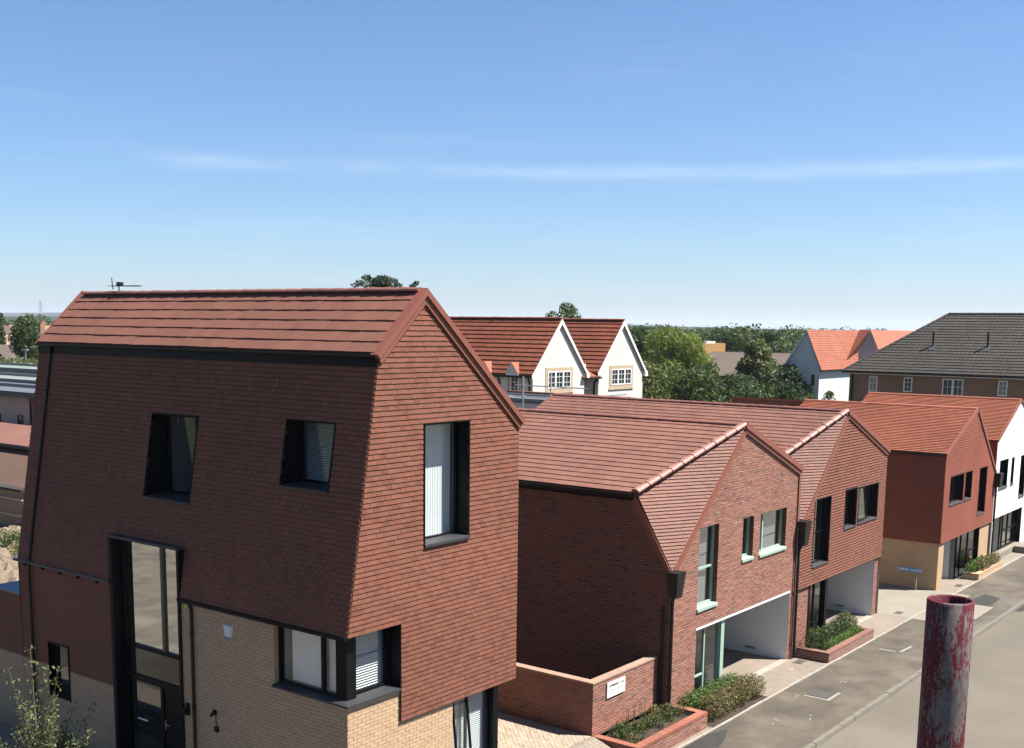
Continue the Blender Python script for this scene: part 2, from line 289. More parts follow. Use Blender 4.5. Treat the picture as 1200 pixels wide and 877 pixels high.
# ------------------------------------------------------------------ builders
V3 = lambda *a: Vector(a)
class MB:
    def __init__(s): s.v = []; s.f = []; s.m = []; s.r = []; s.mats = []
    def mi(s, mat):
        if mat not in s.mats: s.mats.append(mat)
        return s.mats.index(mat)
    def face(s, pts, mat, r=None):
        i = len(s.v); s.v.extend([tuple(p) for p in pts]); s.f.append(tuple(range(i, i+len(pts)))); s.m.append(s.mi(mat)); s.r.append(random.random() if r is None else r)
    def box(s, a, b, mat, r=None):
        x0, y0, z0 = (min(a[i], b[i]) for i in range(3)); x1, y1, z1 = (max(a[i], b[i]) for i in range(3))
        s.hexa([(x0, y0, z0), (x1, y0, z0), (x1, y1, z0), (x0, y1, z0)], [(x0, y0, z1), (x1, y0, z1), (x1, y1, z1), (x0, y1, z1)], mat, r)
    def hexa(s, bot, top, mat, r=None):
        if r is None: r = random.random()
        n = len(bot); i = len(s.v); s.v.extend([tuple(p) for p in bot]+[tuple(p) for p in top]); k = s.mi(mat)
        fs = [tuple(range(i+n-1, i-1, -1)), tuple(range(i+n, i+2*n))]+[(i+j, i+(j+1) % n, i+n+(j+1) % n, i+n+j) for j in range(n)]
        s.f += fs; s.m += [k]*len(fs); s.r += [r]*len(fs)
    def bar(s, p, q, w, h, mat, upv=(0, 0, 1), r=None):
        """square bar from p to q, width w sideways, height h along up"""
        p = Vector(p); q = Vector(q); d = (q-p).normalized(); u = Vector(upv); u = (u-d*u.dot(d)).normalized(); sd_ = d.cross(u)
        c = [sd_*(-w/2)+u*(-h/2), sd_*(w/2)+u*(-h/2), sd_*(w/2)+u*(h/2), sd_*(-w/2)+u*(h/2)]
        s.hexa([p+k for k in c], [q+k for k in c], mat, r)
    def tube(s, p, q, r0, r1, mat, n=10, cap=True):
        p = Vector(p); q = Vector(q); d = (q-p).normalized(); u = Vector((1, 0, 0)) if abs(d.x) < 0.8 else Vector((0, 1, 0)); u = (u-d*u.dot(d)).normalized(); w = d.cross(u)
        s.hexa([p+(u*math.cos(t)+w*math.sin(t))*r0 for t in [2*math.pi*k/n for k in range(n)]], [q+(u*math.cos(t)+w*math.sin(t))*r1 for t in [2*math.pi*k/n for k in range(n)]], mat)
    def build(s, name, parent=None, kind=None, smooth=False):
        base = Vector((0, 0, 0))
        if parent is not None:
            rt = parent
            while rt.parent: rt = rt.parent
            base = rt.location.copy()
        me = bpy.data.meshes.new(name)
        me.from_pydata([(x-base.x, y-base.y, z-base.z) for x, y, z in s.v], [], s.f)
        for m_ in s.mats: me.materials.append(m_)
        me.polygons.foreach_set('material_index', s.m)
        at = me.attributes.new('rnd', 'FLOAT', 'FACE'); at.data.foreach_set('value', s.r)
        if smooth: me.polygons.foreach_set('use_smooth', [True]*len(s.f))
        me.update()
        o = bpy.data.objects.new(name, me); COL.objects.link(o)
        if parent is not None: o.parent = parent
        if kind: o['kind'] = kind
        return o
def thing(name, label, cat, loc, group=None):
    o = bpy.data.objects.new(name, None); COL.objects.link(o); o.location = loc; o.empty_display_size = 0.2
    o['label'] = label; o['category'] = cat
    if group: o['group'] = group
    return o
def tag(o, label, cat, group=None):
    o['label'] = label; o['category'] = cat
    if group: o['group'] = group
    return o
def one(name, fn, parent=None, kind=None, smooth=False):
    mb = MB(); fn(mb); return mb.build(name, parent, kind, smooth)
class Plane:
    def __init__(s, O, U, V): s.O = Vector(O); s.U = Vector(U).normalized(); s.V = Vector(V).normalized(); s.N = s.U.cross(s.V).normalized()
    def p(s, u, v, n=0.0): return s.O + s.U*u + s.V*v + s.N*n
def front(y): return Plane((0, y, 0), (1, 0, 0), (0, 0, 1))          # faces -Y, u = x, v = z
def side(x): return Plane((x, 0, 0), (0, -1, 0), (0, 0, 1))          # faces -X, u = -y, v = z
def clip(poly, edge_a, edge_b):
    ax, ay = edge_a; bx, by = edge_b; res = []
    def sd_(p): return (bx-ax)*(p[1]-ay)-(by-ay)*(p[0]-ax)
    for i in range(len(poly)):
        p, q = poly[i], poly[(i+1) % len(poly)]; a, b = sd_(p), sd_(q)
        if a >= -1e-9: res.append(p)
        if (a > 1e-9 and b < -1e-9) or (a < -1e-9 and b > 1e-9):
            t = a/(a-b); res.append((p[0]+(q[0]-p[0])*t, p[1]+(q[1]-p[1])*t))
    return res
def ccw(poly):
    a = sum(poly[i][0]*poly[(i+1) % len(poly)][1]-poly[(i+1) % len(poly)][0]*poly[i][1] for i in range(len(poly)))
    return poly if a > 0 else poly[::-1]
def area(poly): return abs(sum(poly[i][0]*poly[(i+1) % len(poly)][1]-poly[(i+1) % len(poly)][0]*poly[i][1] for i in range(len(poly))))/2
def clip_convex(poly, conv):
    for i in range(len(conv)):
        poly = clip(poly, conv[i], conv[(i+1) % len(conv)])
        if len(poly) < 3: return []
    return poly
def minus(rect, holes):
    rs = [rect]
    for (a, b, c, d) in holes:       # u0,u1,v0,v1
        nx = []
        for (u0, u1, v0, v1) in rs:
            if a >= u1 or b <= u0 or c >= v1 or d <= v0: nx.append((u0, u1, v0, v1)); continue
            if u0 < a: nx.append((u0, a, v0, v1))
            if b < u1: nx.append((b, u1, v0, v1))
            m0, m1 = max(u0, a), min(u1, b)
            if v0 < c: nx.append((m0, m1, v0, c))
            if d < v1: nx.append((m0, m1, d, v1))
        rs = nx
    return rs
def bounds(regs):
    us = [p[0] for r in regs for p in r]; vs_ = [p[1] for r in regs for p in r]; return min(us), max(us), min(vs_), max(vs_)
def backing(mb, pl, regs, holes, mat, n=0.0):
    u0, u1, v0, v1 = bounds(regs)
    cu = sorted({u0, u1, *[max(u0, min(u1, h[i])) for h in holes for i in (0, 1)]}); cv = sorted({v0, v1, *[max(v0, min(v1, h[i])) for h in holes for i in (2, 3)]})
    for a, b in zip(cu, cu[1:]):
        for c, d in zip(cv, cv[1:]):
            mu, mv = (a+b)/2, (c+d)/2
            if any(h[0] < mu < h[1] and h[2] < mv < h[3] for h in holes): continue
            for rg in regs:
                q = clip_convex([(a, c), (b, c), (b, d), (a, d)], ccw(rg))
                if len(q) >= 3 and area(q) > 1e-6: mb.face([pl.p(x, y, n) for x, y in q], mat)
CAMP = Vector((0, 0, CAM_H))
def pieces(parent, pl, regs, holes, pw, ph, mat, style='tile', joint=None, n_ind=0, name='tile', stuff_name=None, t=0.018, stagger=0.5, jit=1.0, off=0.0, back=None, shade_gap=0.0):
    """rows of tiles or bricks laid on a plane, clipped to regs minus holes; n_ind nearest whole ones become objects of their own"""
    if joint is None: joint = 0.003 if style == 'tile' else 0.010
    u0, u1, v0, v1 = bounds(regs); regs = [ccw(r) for r in regs]
    whole, parts = [], []
    row = 0; v = v0
    while v < v1-0.004:
        sh = (row % 2)*stagger*pw
        k = math.floor((u0-sh)/pw)
        while sh+k*pw < u1:
            a = sh+k*pw+joint/2; b = a+pw-joint; c = v+(0 if style == 'tile' else joint/2); d = v+ph-(shade_gap if style == 'tile' else joint/2)  # gap above each tile bares dark backing, a drawn-in shadow line
            k += 1
            j = (random.uniform(-1, 1)*0.0025*jit, random.uniform(-1, 1)*0.0025*jit, random.uniform(0, 1)*0.003*jit)
            full = False
            hit = [h for h in holes if not (h[0] >= b or h[1] <= a or h[2] >= d or h[3] <= c)]
            for rc in (minus((a, b, c, d), hit) if hit else [(a, b, c, d)]):
                if rc[1]-rc[0] < 0.006 or rc[3]-rc[2] < 0.006: continue
                sq = [(rc[0], rc[2]), (rc[1], rc[2]), (rc[1], rc[3]), (rc[0], rc[3])]
                for rg in regs:
                    q = clip_convex(sq, rg)
                    if len(q) < 3: continue
                    A = area(q)
                    if A < 2e-5: continue
                    if not hit and abs(A-(b-a)*(d-c)) < 1e-6: whole.append(((a, b, c, d), j))
                    else: parts.append((q, c, d, j))
        row += 1; v += ph
    def nof(vv, c, d): return off+(0.004+(t-0.004)*(1-(vv-c)/(d-c)) if style == 'tile' else t)
    mb = MB()
    def emit(q, c, d, j):
        r = random.random()
        tp = [pl.p(x+j[0], y+j[1], nof(y, c, d)+j[2]) for x, y in q]; bt = [pl.p(x+j[0], y+j[1], off) for x, y in q]
        mb.face(tp, mat, r)
        for i in range(len(q)):
            m_ = (i+1) % len(q); mb.face([bt[i], bt[m_], tp[m_], tp[i]], mat, r)
    ind = []
    if n_ind:
        whole.sort(key=lambda w: (pl.p((w[0][0]+w[0][1])/2, (w[0][2]+w[0][3])/2)-CAMP).length)
        ind, whole = whole[:n_ind], whole[n_ind:]
    for (a, b, c, d), j in whole: emit([(a, c), (b, c), (b, d), (a, d)], c, d, j)
    for q, c, d, j in parts: emit(q, c, d, j)
    if back: backing(mb, pl, regs, holes, back, off)
    if mb.f: mb.build(stuff_name or (name+'_courses'), parent, 'stuff')
    if ind:
        w, h = pw-joint, (ph-shade_gap if style == 'tile' else ph-joint)
        x0, x1, y0, y1 = -w/2, w/2, -h/2, h/2; zt, zb = (0.004, t) if style == 'tile' else (t, t)
        me = bpy.data.meshes.new(name)
        me.from_pydata([(x0, y0, 0), (x1, y0, 0), (x1, y1, 0), (x0, y1, 0), (x0, y0, zb), (x1, y0, zb), (x1, y1, zt), (x0, y1, zt)], [], [(4, 5, 6, 7), (0, 1, 5, 4), (1, 2, 6, 5), (2, 3, 7, 6), (3, 0, 4, 7)])
        me.materials.append(mat)
        rt = parent
        while rt.parent: rt = rt.parent
        base = rt.location
        R3 = Matrix((pl.U, pl.V, pl.N)).transposed()
        for (a, b, c, d), j in ind:
            o = bpy.data.objects.new(name, me); COL.objects.link(o); o.parent = parent
            P = pl.p((a+b)/2+j[0], (c+d)/2+j[1], off+j[2])-base
            o.matrix_local = Matrix.Translation(P) @ R3.to_4x4()
def ring(mb, pl, u0, u1, v0, v1, w, n0, n1, mat):
    """rectangular frame"""
    for (a, b, c, d) in ((u0, u1, v0, v0+w), (u0, u1, v1-w, v1), (u0, u0+w, v0+w, v1-w), (u1-w, u1, v0+w, v1-w)): slab(mb, pl, a, b, c, d, n0, n1, mat)
def slab(mb, pl, u0, u1, v0, v1, n0, n1, mat):
    q = [(u0, v0), (u1, v0), (u1, v1), (u0, v1)]
    mb.hexa([pl.p(u, v, n0) for u, v in q], [pl.p(u, v, n1) for u, v in q], mat)
def window(root, pl, u0, u1, v0, v1, depth, fm, rm, fw=0.055, mull=(), trans=(), sill=None, sill_out=0.05, sill_h=0.05, room=0.9, roommat=None, depth_top=None, gl=None, blind=None, name='window', open_sash=None, frame_deep=0.06, reveal_frame=0.0):
    """glazed opening in plane pl: reveals from the wall face back to the glass at n = -depth"""
    dt = depth if depth_top is None else depth_top
    gl = gl or GLD
    o_fr = MB()
    ring(o_fr, pl, u0, u1, v0, v1, fw, -dt if depth_top is not None else -depth, (-dt if depth_top is not None else -depth)+frame_deep, fm)
    gn = -dt if depth_top is not None else -depth
    cols = [u0+fw]+[u0+(u1-u0)*m_ for m_ in mull]+[u1-fw]
    for m_ in mull: slab(o_fr, pl, u0+(u1-u0)*m_-fw*0.5, u0+(u1-u0)*m_+fw*0.5, v0+fw, v1-fw, gn, gn+frame_deep-0.004, fm)
    for (ci, tv) in trans: slab(o_fr, pl, cols[ci], cols[ci+1], v0+(v1-v0)*tv-fw*0.4, v0+(v1-v0)*tv+fw*0.4, gn, gn+frame_deep-0.008, fm)
    win = o_fr.build(name, root)
    def rev(mb):
        # outer corners on the wall (n=0, or the lower edge further out for a battered wall), inner on the glass plane
        nb = 0.0 if depth_top is None else depth-dt
        oc = [pl.p(u0, v0, nb), pl.p(u1, v0, nb), pl.p(u1, v1, 0), pl.p(u0, v1, 0)]
        ic = [pl.p(u0, v0, gn), pl.p(u1, v0, gn), pl.p(u1, v1, gn), pl.p(u0, v1, gn)]
        for i in range(4):
            j = (i+1) % 4; mb.face([oc[i], oc[j], ic[j], ic[i]], rm)
    one('reveal', rev, win)
    one('pane', lambda mb: mb.face([pl.p(u0+fw*.5, v0+fw*.5, gn+0.02), pl.p(u1-fw*.5, v0+fw*.5, gn+0.02), pl.p(u1-fw*.5, v1-fw*.5, gn+0.02), pl.p(u0+fw*.5, v1-fw*.5, gn+0.02)], gl), win)
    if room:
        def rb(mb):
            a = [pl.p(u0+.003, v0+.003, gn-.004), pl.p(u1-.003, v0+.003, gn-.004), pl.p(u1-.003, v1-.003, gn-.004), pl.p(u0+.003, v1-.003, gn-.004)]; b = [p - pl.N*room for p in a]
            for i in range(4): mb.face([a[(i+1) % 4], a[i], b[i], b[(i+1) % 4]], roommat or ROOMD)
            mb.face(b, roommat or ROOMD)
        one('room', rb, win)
    if sill:
        nb = 0.0 if depth_top is None else depth-dt
        def sl(mb):
            q0 = [pl.p(u0-.02, v0-sill_h, nb-0.0), pl.p(u1+.02, v0-sill_h, nb-0.0), pl.p(u1+.02, v0-sill_h, nb+sill_out), pl.p(u0-.02, v0-sill_h, nb+sill_out)]
            mb.hexa(q0, [pl.p(u0-.02, v0+.004, nb), pl.p(u1+.02, v0+.004, nb), pl.p(u1+.02, v0-.012, nb+sill_out), pl.p(u0-.02, v0-.012, nb+sill_out)], sill)
            mb.face([pl.p(u0, v0+.004, nb+.001), pl.p(u1, v0+.004, nb+.001), pl.p(u1, v0+.02, gn+frame_deep), pl.p(u0, v0+.02, gn+frame_deep)], sill)
        one('sill', sl, win)
    if reveal_frame:
        nb = 0.0 if depth_top is None else depth-dt
        def rf(mb):
            w = reveal_frame
            mb.hexa([pl.p(u0-w, v0, nb-.02), pl.p(u0, v0, nb-.02), pl.p(u0, v0, nb+.035), pl.p(u0-w, v0, nb+.035)], [pl.p(u0-w, v1, -.02), pl.p(u0, v1, -.02), pl.p(u0, v1, .035), pl.p(u0-w, v1, .035)], rm)
            mb.hexa([pl.p(u1, v0, nb-.02), pl.p(u1+w, v0, nb-.02), pl.p(u1+w, v0, nb+.035), pl.p(u1, v0, nb+.035)], [pl.p(u1, v1, -.02), pl.p(u1+w, v1, -.02), pl.p(u1+w, v1, .035), pl.p(u1, v1, .035)], rm)
            slab(mb, pl, u0-w, u1+w, v1, v1+w, -.02, .04, rm)
        one('lining', rf, win)
    if blind == 'vertical':
        def vb(mb):
            u = u0+fw; i = 0
            while u < u1-fw-.01:
                mb.hexa([pl.p(u, v0+.03, gn-.10), pl.p(u+.082, v0+.03, gn-.106), pl.p(u+.082, v0+.03, gn-.108), pl.p(u, v0+.03, gn-.102)], [pl.p(u, v1-.03, gn-.10), pl.p(u+.082, v1-.03, gn-.106), pl.p(u+.082, v1-.03, gn-.108), pl.p(u, v1-.03, gn-.102)], BLIND); u += .078
        one('blind', vb, win, 'stuff')
    elif blind == 'venetian':
        def vb(mb):
            v = v0+fw
            while v < v1-fw:
                mb.hexa([pl.p(u0+fw, v, gn-.06), pl.p(u1-fw, v, gn-.06), pl.p(u1-fw, v+.012, gn-.10), pl.p(u0+fw, v+.012, gn-.10)], [pl.p(u0+fw, v+.003, gn-.06), pl.p(u1-fw, v+.003, gn-.06), pl.p(u1-fw, v+.015, gn-.10), pl.p(u0+fw, v+.015, gn-.10)], BLIND); v += .045
        one('blind', vb, win, 'stuff')
    elif blind == 'roller':
        one('blind', lambda mb: slab(mb, pl, u0+fw, u1-fw, v0+.02, v1-.02, gn-.09, gn-.085, BLIND), win)
    if open_sash:
        su0, su1, ang = open_sash
        hinge = pl.p(su0, v1-fw, gn+frame_deep)
        dirv = (-pl.V*math.cos(ang)+pl.N*math.sin(ang)).normalized(); H_ = (v1-v0)-2*fw
        sp = Plane(hinge+dirv*H_, pl.U, -dirv)
        sm = MB(); ring(sm, sp, 0, su1-su0, 0, H_, fw*0.8, 0, 0.045, fm); s_o = sm.build('open_sash', win)
        # its pane is one more sub-part of the window
        one('pane', lambda mb: mb.face([sp.p(.03, .03, .02), sp.p(su1-su0-.03, .03, .02), sp.p(su1-su0-.03, H_-.03, .02), sp.p(.03, H_-.03, .02)], gl), win)
    return win
def ridge_run(parent, p, q, mat, length=0.45, rad=0.11, name='ridge_tile', clips=None, flat=0.75):
    """half-round ridge tiles end to end, each an object"""
    p = Vector(p); q = Vector(q); L = (q-p).length; n = max(1, round(L/length)); d = (q-p)/n; dn = d.normalized()
    u = Vector((0, 0, 1)); u = (u-dn*u.dot(dn)).normalized(); s_ = dn.cross(u)
    seg = 7
    vs_ = []; ll = d.length
    for (x, r) in ((0.0, rad*1.12), (ll*1.02, rad*0.94)):
        for k in range(seg+1):
            a = math.pi*k/seg; vs_.append((x, math.cos(a)*r*1.15, math.sin(a)*r*flat))
    fs = [(k, k+1, seg+2+k, seg+1+k) for k in range(seg)]+[tuple(range(seg, -1, -1)), tuple(range(seg+1, 2*seg+2)), (0, seg+1, 2*seg+1, seg)]
    me = bpy.data.meshes.new(name); me.from_pydata(vs_, [], fs); me.materials.append(mat)
    rt = parent
    while rt.parent: rt = rt.parent
    R3 = Matrix((dn, s_, u)).transposed().to_4x4()
    for i in range(n):
        o = bpy.data.objects.new(name, me); COL.objects.link(o); o.parent = parent
        o.matrix_local = Matrix.Translation(p+d*i-rt.location+u*random.uniform(-.003, .003)) @ R3
    if clips:
        cm = MB()
        for i in range(n+1):
            c = p+d*i; cm.tube(c+u*(rad*flat-.01), c+u*(rad*flat+.02), .028, .02, clips, 8)
        cm.build('ridge_clips', parent, 'stuff')
def downpipe(root, pts, mat=BLKP, r=0.035, name='downpipe', brackets=True):
    mb = MB()
    for a, b in zip(pts, pts[1:]): mb.tube(a, b, r, r, mat, 10)
    if brackets:
        a, b = max(zip(pts, pts[1:]), key=lambda s_: (Vector(s_[0])-Vector(s_[1])).length); a = Vector(a); b = Vector(b)
        k = max(1, int((b-a).length/1.6))
        for i in range(k+1):
            c = a+(b-a)*(i+.3)/(k+.6); d = (b-a).normalized(); mb.tube(c-d*.03, c+d*.03, r+.012, r+.012, mat, 10)
    return mb.build(name, root)
def leaves(n, centers, radii, size, shell=0.45, flat=1.0, droop=0.0):
    """leaf cards scattered through ellipsoid clumps; returns verts (4n,3)"""
    centers = np.asarray(centers, float); radii = np.asarray(radii, float)
    if radii.ndim == 1: radii = np.repeat(radii[:, None], 3, 1)
    wgt = (radii[:, 0]*radii[:, 1]); wgt = wgt/wgt.sum()
    k = RNG.choice(len(centers), n, p=wgt)
    d = RNG.normal(size=(n, 3)); d /= np.linalg.norm(d, axis=1)[:, None]
    rr = shell+(1-shell)*RNG.random(n)**0.6
    pos = centers[k]+d*radii[k]*rr[:, None]
    a = RNG.normal(size=(n, 3)); nrm = a*0.8+d; nrm /= np.linalg.norm(nrm, axis=1)[:, None]
    b = RNG.normal(size=(n, 3)); 
    if droop: b[:, 2] -= droop
    u = b-nrm*(b*nrm).sum(1)[:, None]; u /= np.linalg.norm(u, axis=1)[:, None]; w = np.cross(nrm, u)
    s_ = size*(0.6+0.8*RNG.random(n))[:, None]
    le = 0.5*s_*(1.0+droop*0.5); wi = 0.5*s_*flat
    return np.stack([pos-u*le, pos+w*wi*0.8, pos+u*le, pos-w*wi*0.8], 1).reshape(-1, 3), k
def leaf_obj(name, verts, mat, parent=None, kind=None, base=(0, 0, 0), rnd=None):
    n = len(verts)//4; me = bpy.data.meshes.new(name)
    me.vertices.add(4*n); me.vertices.foreach_set('co', (verts-np.asarray(base)).astype(np.float32).ravel())
    me.loops.add(4*n); me.loops.foreach_set('vertex_index', np.arange(4*n, dtype=np.int32))
    me.polygons.add(n); me.polygons.foreach_set('loop_start', np.arange(0, 4*n, 4, dtype=np.int32)); me.polygons.foreach_set('loop_total', np.full(n, 4, dtype=np.int32))
    me.materials.append(mat); at = me.attributes.new('rnd', 'FLOAT', 'FACE'); at.data.foreach_set('value', (RNG.random(n) if rnd is None else rnd).astype(np.float32))
    me.update(); me.validate()
    o = bpy.data.objects.new(name, me); COL.objects.link(o)
    if parent: o.parent = parent
    if kind: o['kind'] = kind
    return o
def tree(name, label, x, y, h, rad, mat, n=5000, leaf=0.35, crown_from=0.25, blobs=26, group=None, z0=0.0, shape='round', droop=0.0, flat=0.6, cat='tree'):
    t = thing(name, label, cat, (x, y, z0), group)
    cs, rs = [], []
    ch = h*(1-crown_from)
    for i in range(blobs):
        f = random.random(); a = random.uniform(0, 2*math.pi)
        if shape == 'round': prof = math.sqrt(max(0.02, 1-(2*f-1)**2*0.92))
        elif shape == 'cone': prof = (1-f)*0.95+0.06
        elif shape == 'column': prof = math.sqrt(max(0.02, 1-(2*f-1)**4))
        elif shape == 'layer': prof = random.choice((0.35, 0.7, 1.0))*(1.05-f*0.2)
        br = rad*random.uniform(0.20, 0.42)*(0.8 if shape == 'cone' else (.62 if shape == 'layer' else 1))
        br = max(br, ch*(.115 if shape in ('round', 'column') else (.05 if shape == 'layer' else .09)))
        r_ = max(0, rad*prof-br*0.8)*math.sqrt(random.uniform(0.25, 1))
        zc = h*crown_from+br*0.5+(ch-br*1.35)*f
        cs.append((x+r_*math.cos(a), y+r_*math.sin(a), z0+zc)); rs.append((br, br, br*(0.85 if shape != 'layer' else 0.65)))
    v, k = leaves(n, cs, rs, leaf, 0.5, flat, droop)
    tone = RNG.random(len(cs)); rnd = np.clip(0.55*tone[k]+0.45*RNG.random(len(k)), 0, 0.999)
    tm = MB(); b = Vector((x, y, z0)); top = b+Vector((rad*.06, 0, h*0.72))
    tm.tube(b, b+Vector((0, 0, h*.4)), h*.028+.05, h*.02+.03, BARK, 8); tm.tube(b+Vector((0, 0, h*.4)), top, h*.02+.03, .03, BARK, 8)
    for c in cs[::3]:
        s_ = b+Vector((0, 0, h*random.uniform(.25, .6))); tm.tube(s_, Vector(c), h*.009+.015, .015, BARK, 6)
    tm.build('trunk', t); leaf_obj('crown', v, mat, t, base=(x, y, z0), rnd=rnd)
    return t
def mound(name, label, cat, boxes, mats, n, leaf, base, group=None, flat=0.55, stems=10):
    """low planting: clumps of leaves over short stems; boxes = list of (cx, cy, cz, rx, ry, rz, mat index)"""
    t = thing(name, label, cat, base, group)
    for mi_ in sorted({b[6] for b in boxes}):
        bs = [b for b in boxes if b[6] == mi_]
        v, k = leaves(int(n*len(bs)/len(boxes)), [b[:3] for b in bs], [b[3:6] for b in bs], leaf, 0.4, flat)
        leaf_obj('foliage', v, mats[mi_], t, base=base)
    sm = MB()
    for b in boxes:
        for i in range(stems):
            x_, y_ = b[0]+random.uniform(-.7, .7)*b[3], b[1]+random.uniform(-.7, .7)*b[4]
            sm.tube((x_, y_, base[2]), (x_+random.uniform(-.1, .1), y_+random.uniform(-.1, .1), b[2]+b[5]*random.uniform(0, 1.0)), .008, .004, BARK, 5)
    sm.build('stems', t, 'stuff'); return t
def sheet(name, pts, z, mat, kind='structure', thick=0.0):
    mb = MB()
    if thick: mb.hexa([(x, y, z-thick) for x, y in pts], [(x, y, z) for x, y in pts], mat)
    else: mb.face([(p[0], p[1], p[2] if len(p) > 2 else z) for p in pts], mat)
    o = mb.build(name); o['kind'] = kind; return o

# ================================================================== THE SETTING
FY = 15.18            # the facade line of the terrace
sheet('ground', [(-9000, -9000), (14000, -9000), (14000, 14000), (-9000, 14000)], -0.16, FIELD)
sheet('road', [(-60, 4.6), (170, 4.6), (170, 11.25), (-60, 11.25)], -0.09, ROADM)
sheet('pavement', [(-60, -12), (170, -12), (170, 4.6), (-60, 4.6)], -0.02, ROADM, thick=0.1)
sheet('footway', [(-60, 11.42), (110, 11.42), (110, 13.86), (-60, 13.86)], 0.0, ASPH, thick=0.12)
def kerbs():
    k = bpy.data.objects.new('kerb', None); COL.objects.link(k); k['kind'] = 'structure'; k.location = (0, 11.335, -0.1)
    me = None
    for i in range(70):
        x = 18+i*0.915
        if me is None:
            mb = MB(); mb.hexa([(0, -.075, 0), (.905, -.075, 0), (.905, .075, 0), (0, .075, 0)], [(0, -.06, .118), (.905, -.06, .118), (.905, .075, .118), (0, .075, .118)], KERB)
            o = mb.build('kerb_stone'); me = o.data
        else: o = bpy.data.objects.new('kerb_stone', me); COL.objects.link(o)
        o.parent = k; o.location = (x, random.uniform(-.006, .006), random.uniform(-.012, .004)); o.rotation_euler = (0, random.uniform(-.004, .004), random.uniform(-.004, .004))
kerbs()
def edging():
    k = bpy.data.objects.new('edging', None); COL.objects.link(k); k['kind'] = 'structure'; k.location = (0, 13.9, -0.05)
    me = None
    for i in range(50):
        x = 24+i*0.915
        if me is None:
            mb = MB(); mb.box((0, -.035, 0), (.908, .035, .075), EDGE); o = mb.build('edging_stone'); me = o.data
        else: o = bpy.data.objects.new('edging_stone', me); COL.objects.link(o)
        o.parent = k; o.location = (x, random.uniform(-.008, .008), random.uniform(-.006, .006))
edging()
sheet('forecourt', [(27.4, 13.94), (43.2, 13.94), (43.2, 24.5), (27.4, 24.5)], 0.008, PAVE)
sheet('forecourt_edge', [(18.0, 13.94), (27.42, 13.94), (27.42, 14.12), (18.0, 14.12)], 0.004, PAVE)
sheet('driveway', [(43.2, 13.94), (48.7, 13.94), (48.7, 30), (43.2, 30)], 0.010, CONC)
sheet('forecourt_far', [(48.7, 13.94), (90, 13.94), (90, 20), (48.7, 20)], 0.006, PAVE)
sheet('verge_strip', [(43.2, 13.3), (48.7, 13.3), (48.7, 13.94), (43.2, 13.94)], 0.006, CONC)
# raised plot of the tower house and its ramp
sheet('yard', [(11.2, 15.35), (23.74, 15.35), (23.74, 31), (11.2, 31)], 0.45, PAVE, thick=0.6)
sheet('ramp', [(18.0, 13.9, 0.0), (23.74, 13.9, 0.0), (23.74, 15.35, 0.446), (18.0, 15.35, 0.446)], 0, PAVE)
sheet('bank', [(-60, 13.9), (11.2, 13.9), (11.2, 60), (-60, 60)], 0.02, ASPH)
def paving():
    pl = Plane((0, 0, 0.451), (0.7071, 0.7071, 0), (-0.7071, 0.7071, 0))
    o = bpy.data.objects.new('block_paving', None); COL.objects.link(o); o['kind'] = 'structure'; o.location = (21, 17, 0.45)
    reg = [(19.0, 15.45), (23.70, 15.45), (23.70, 20.5), (19.0, 20.5)]
    s = 0.70710678; q = [((x+y)*s, (y-x)*s) for x, y in reg]
    pieces(o, pl, [q], [], 0.2, 0.1, PBLK, 'brick', 0.006, 0, 'paving_block', 'paving_blocks', t=0.012, jit=1.5)
PBLK = clay('beige_paving_block', [(0, (.40, .31, .22)), (.5, (.48, .38, .28)), (1, (.36, .285, .21))], 0.15, 0.9)
paving()
sheet('soil', [(16, 31.0), (60, 31.0), (60, 60), (16, 60)], 0.28, SOIL, thick=0.5)
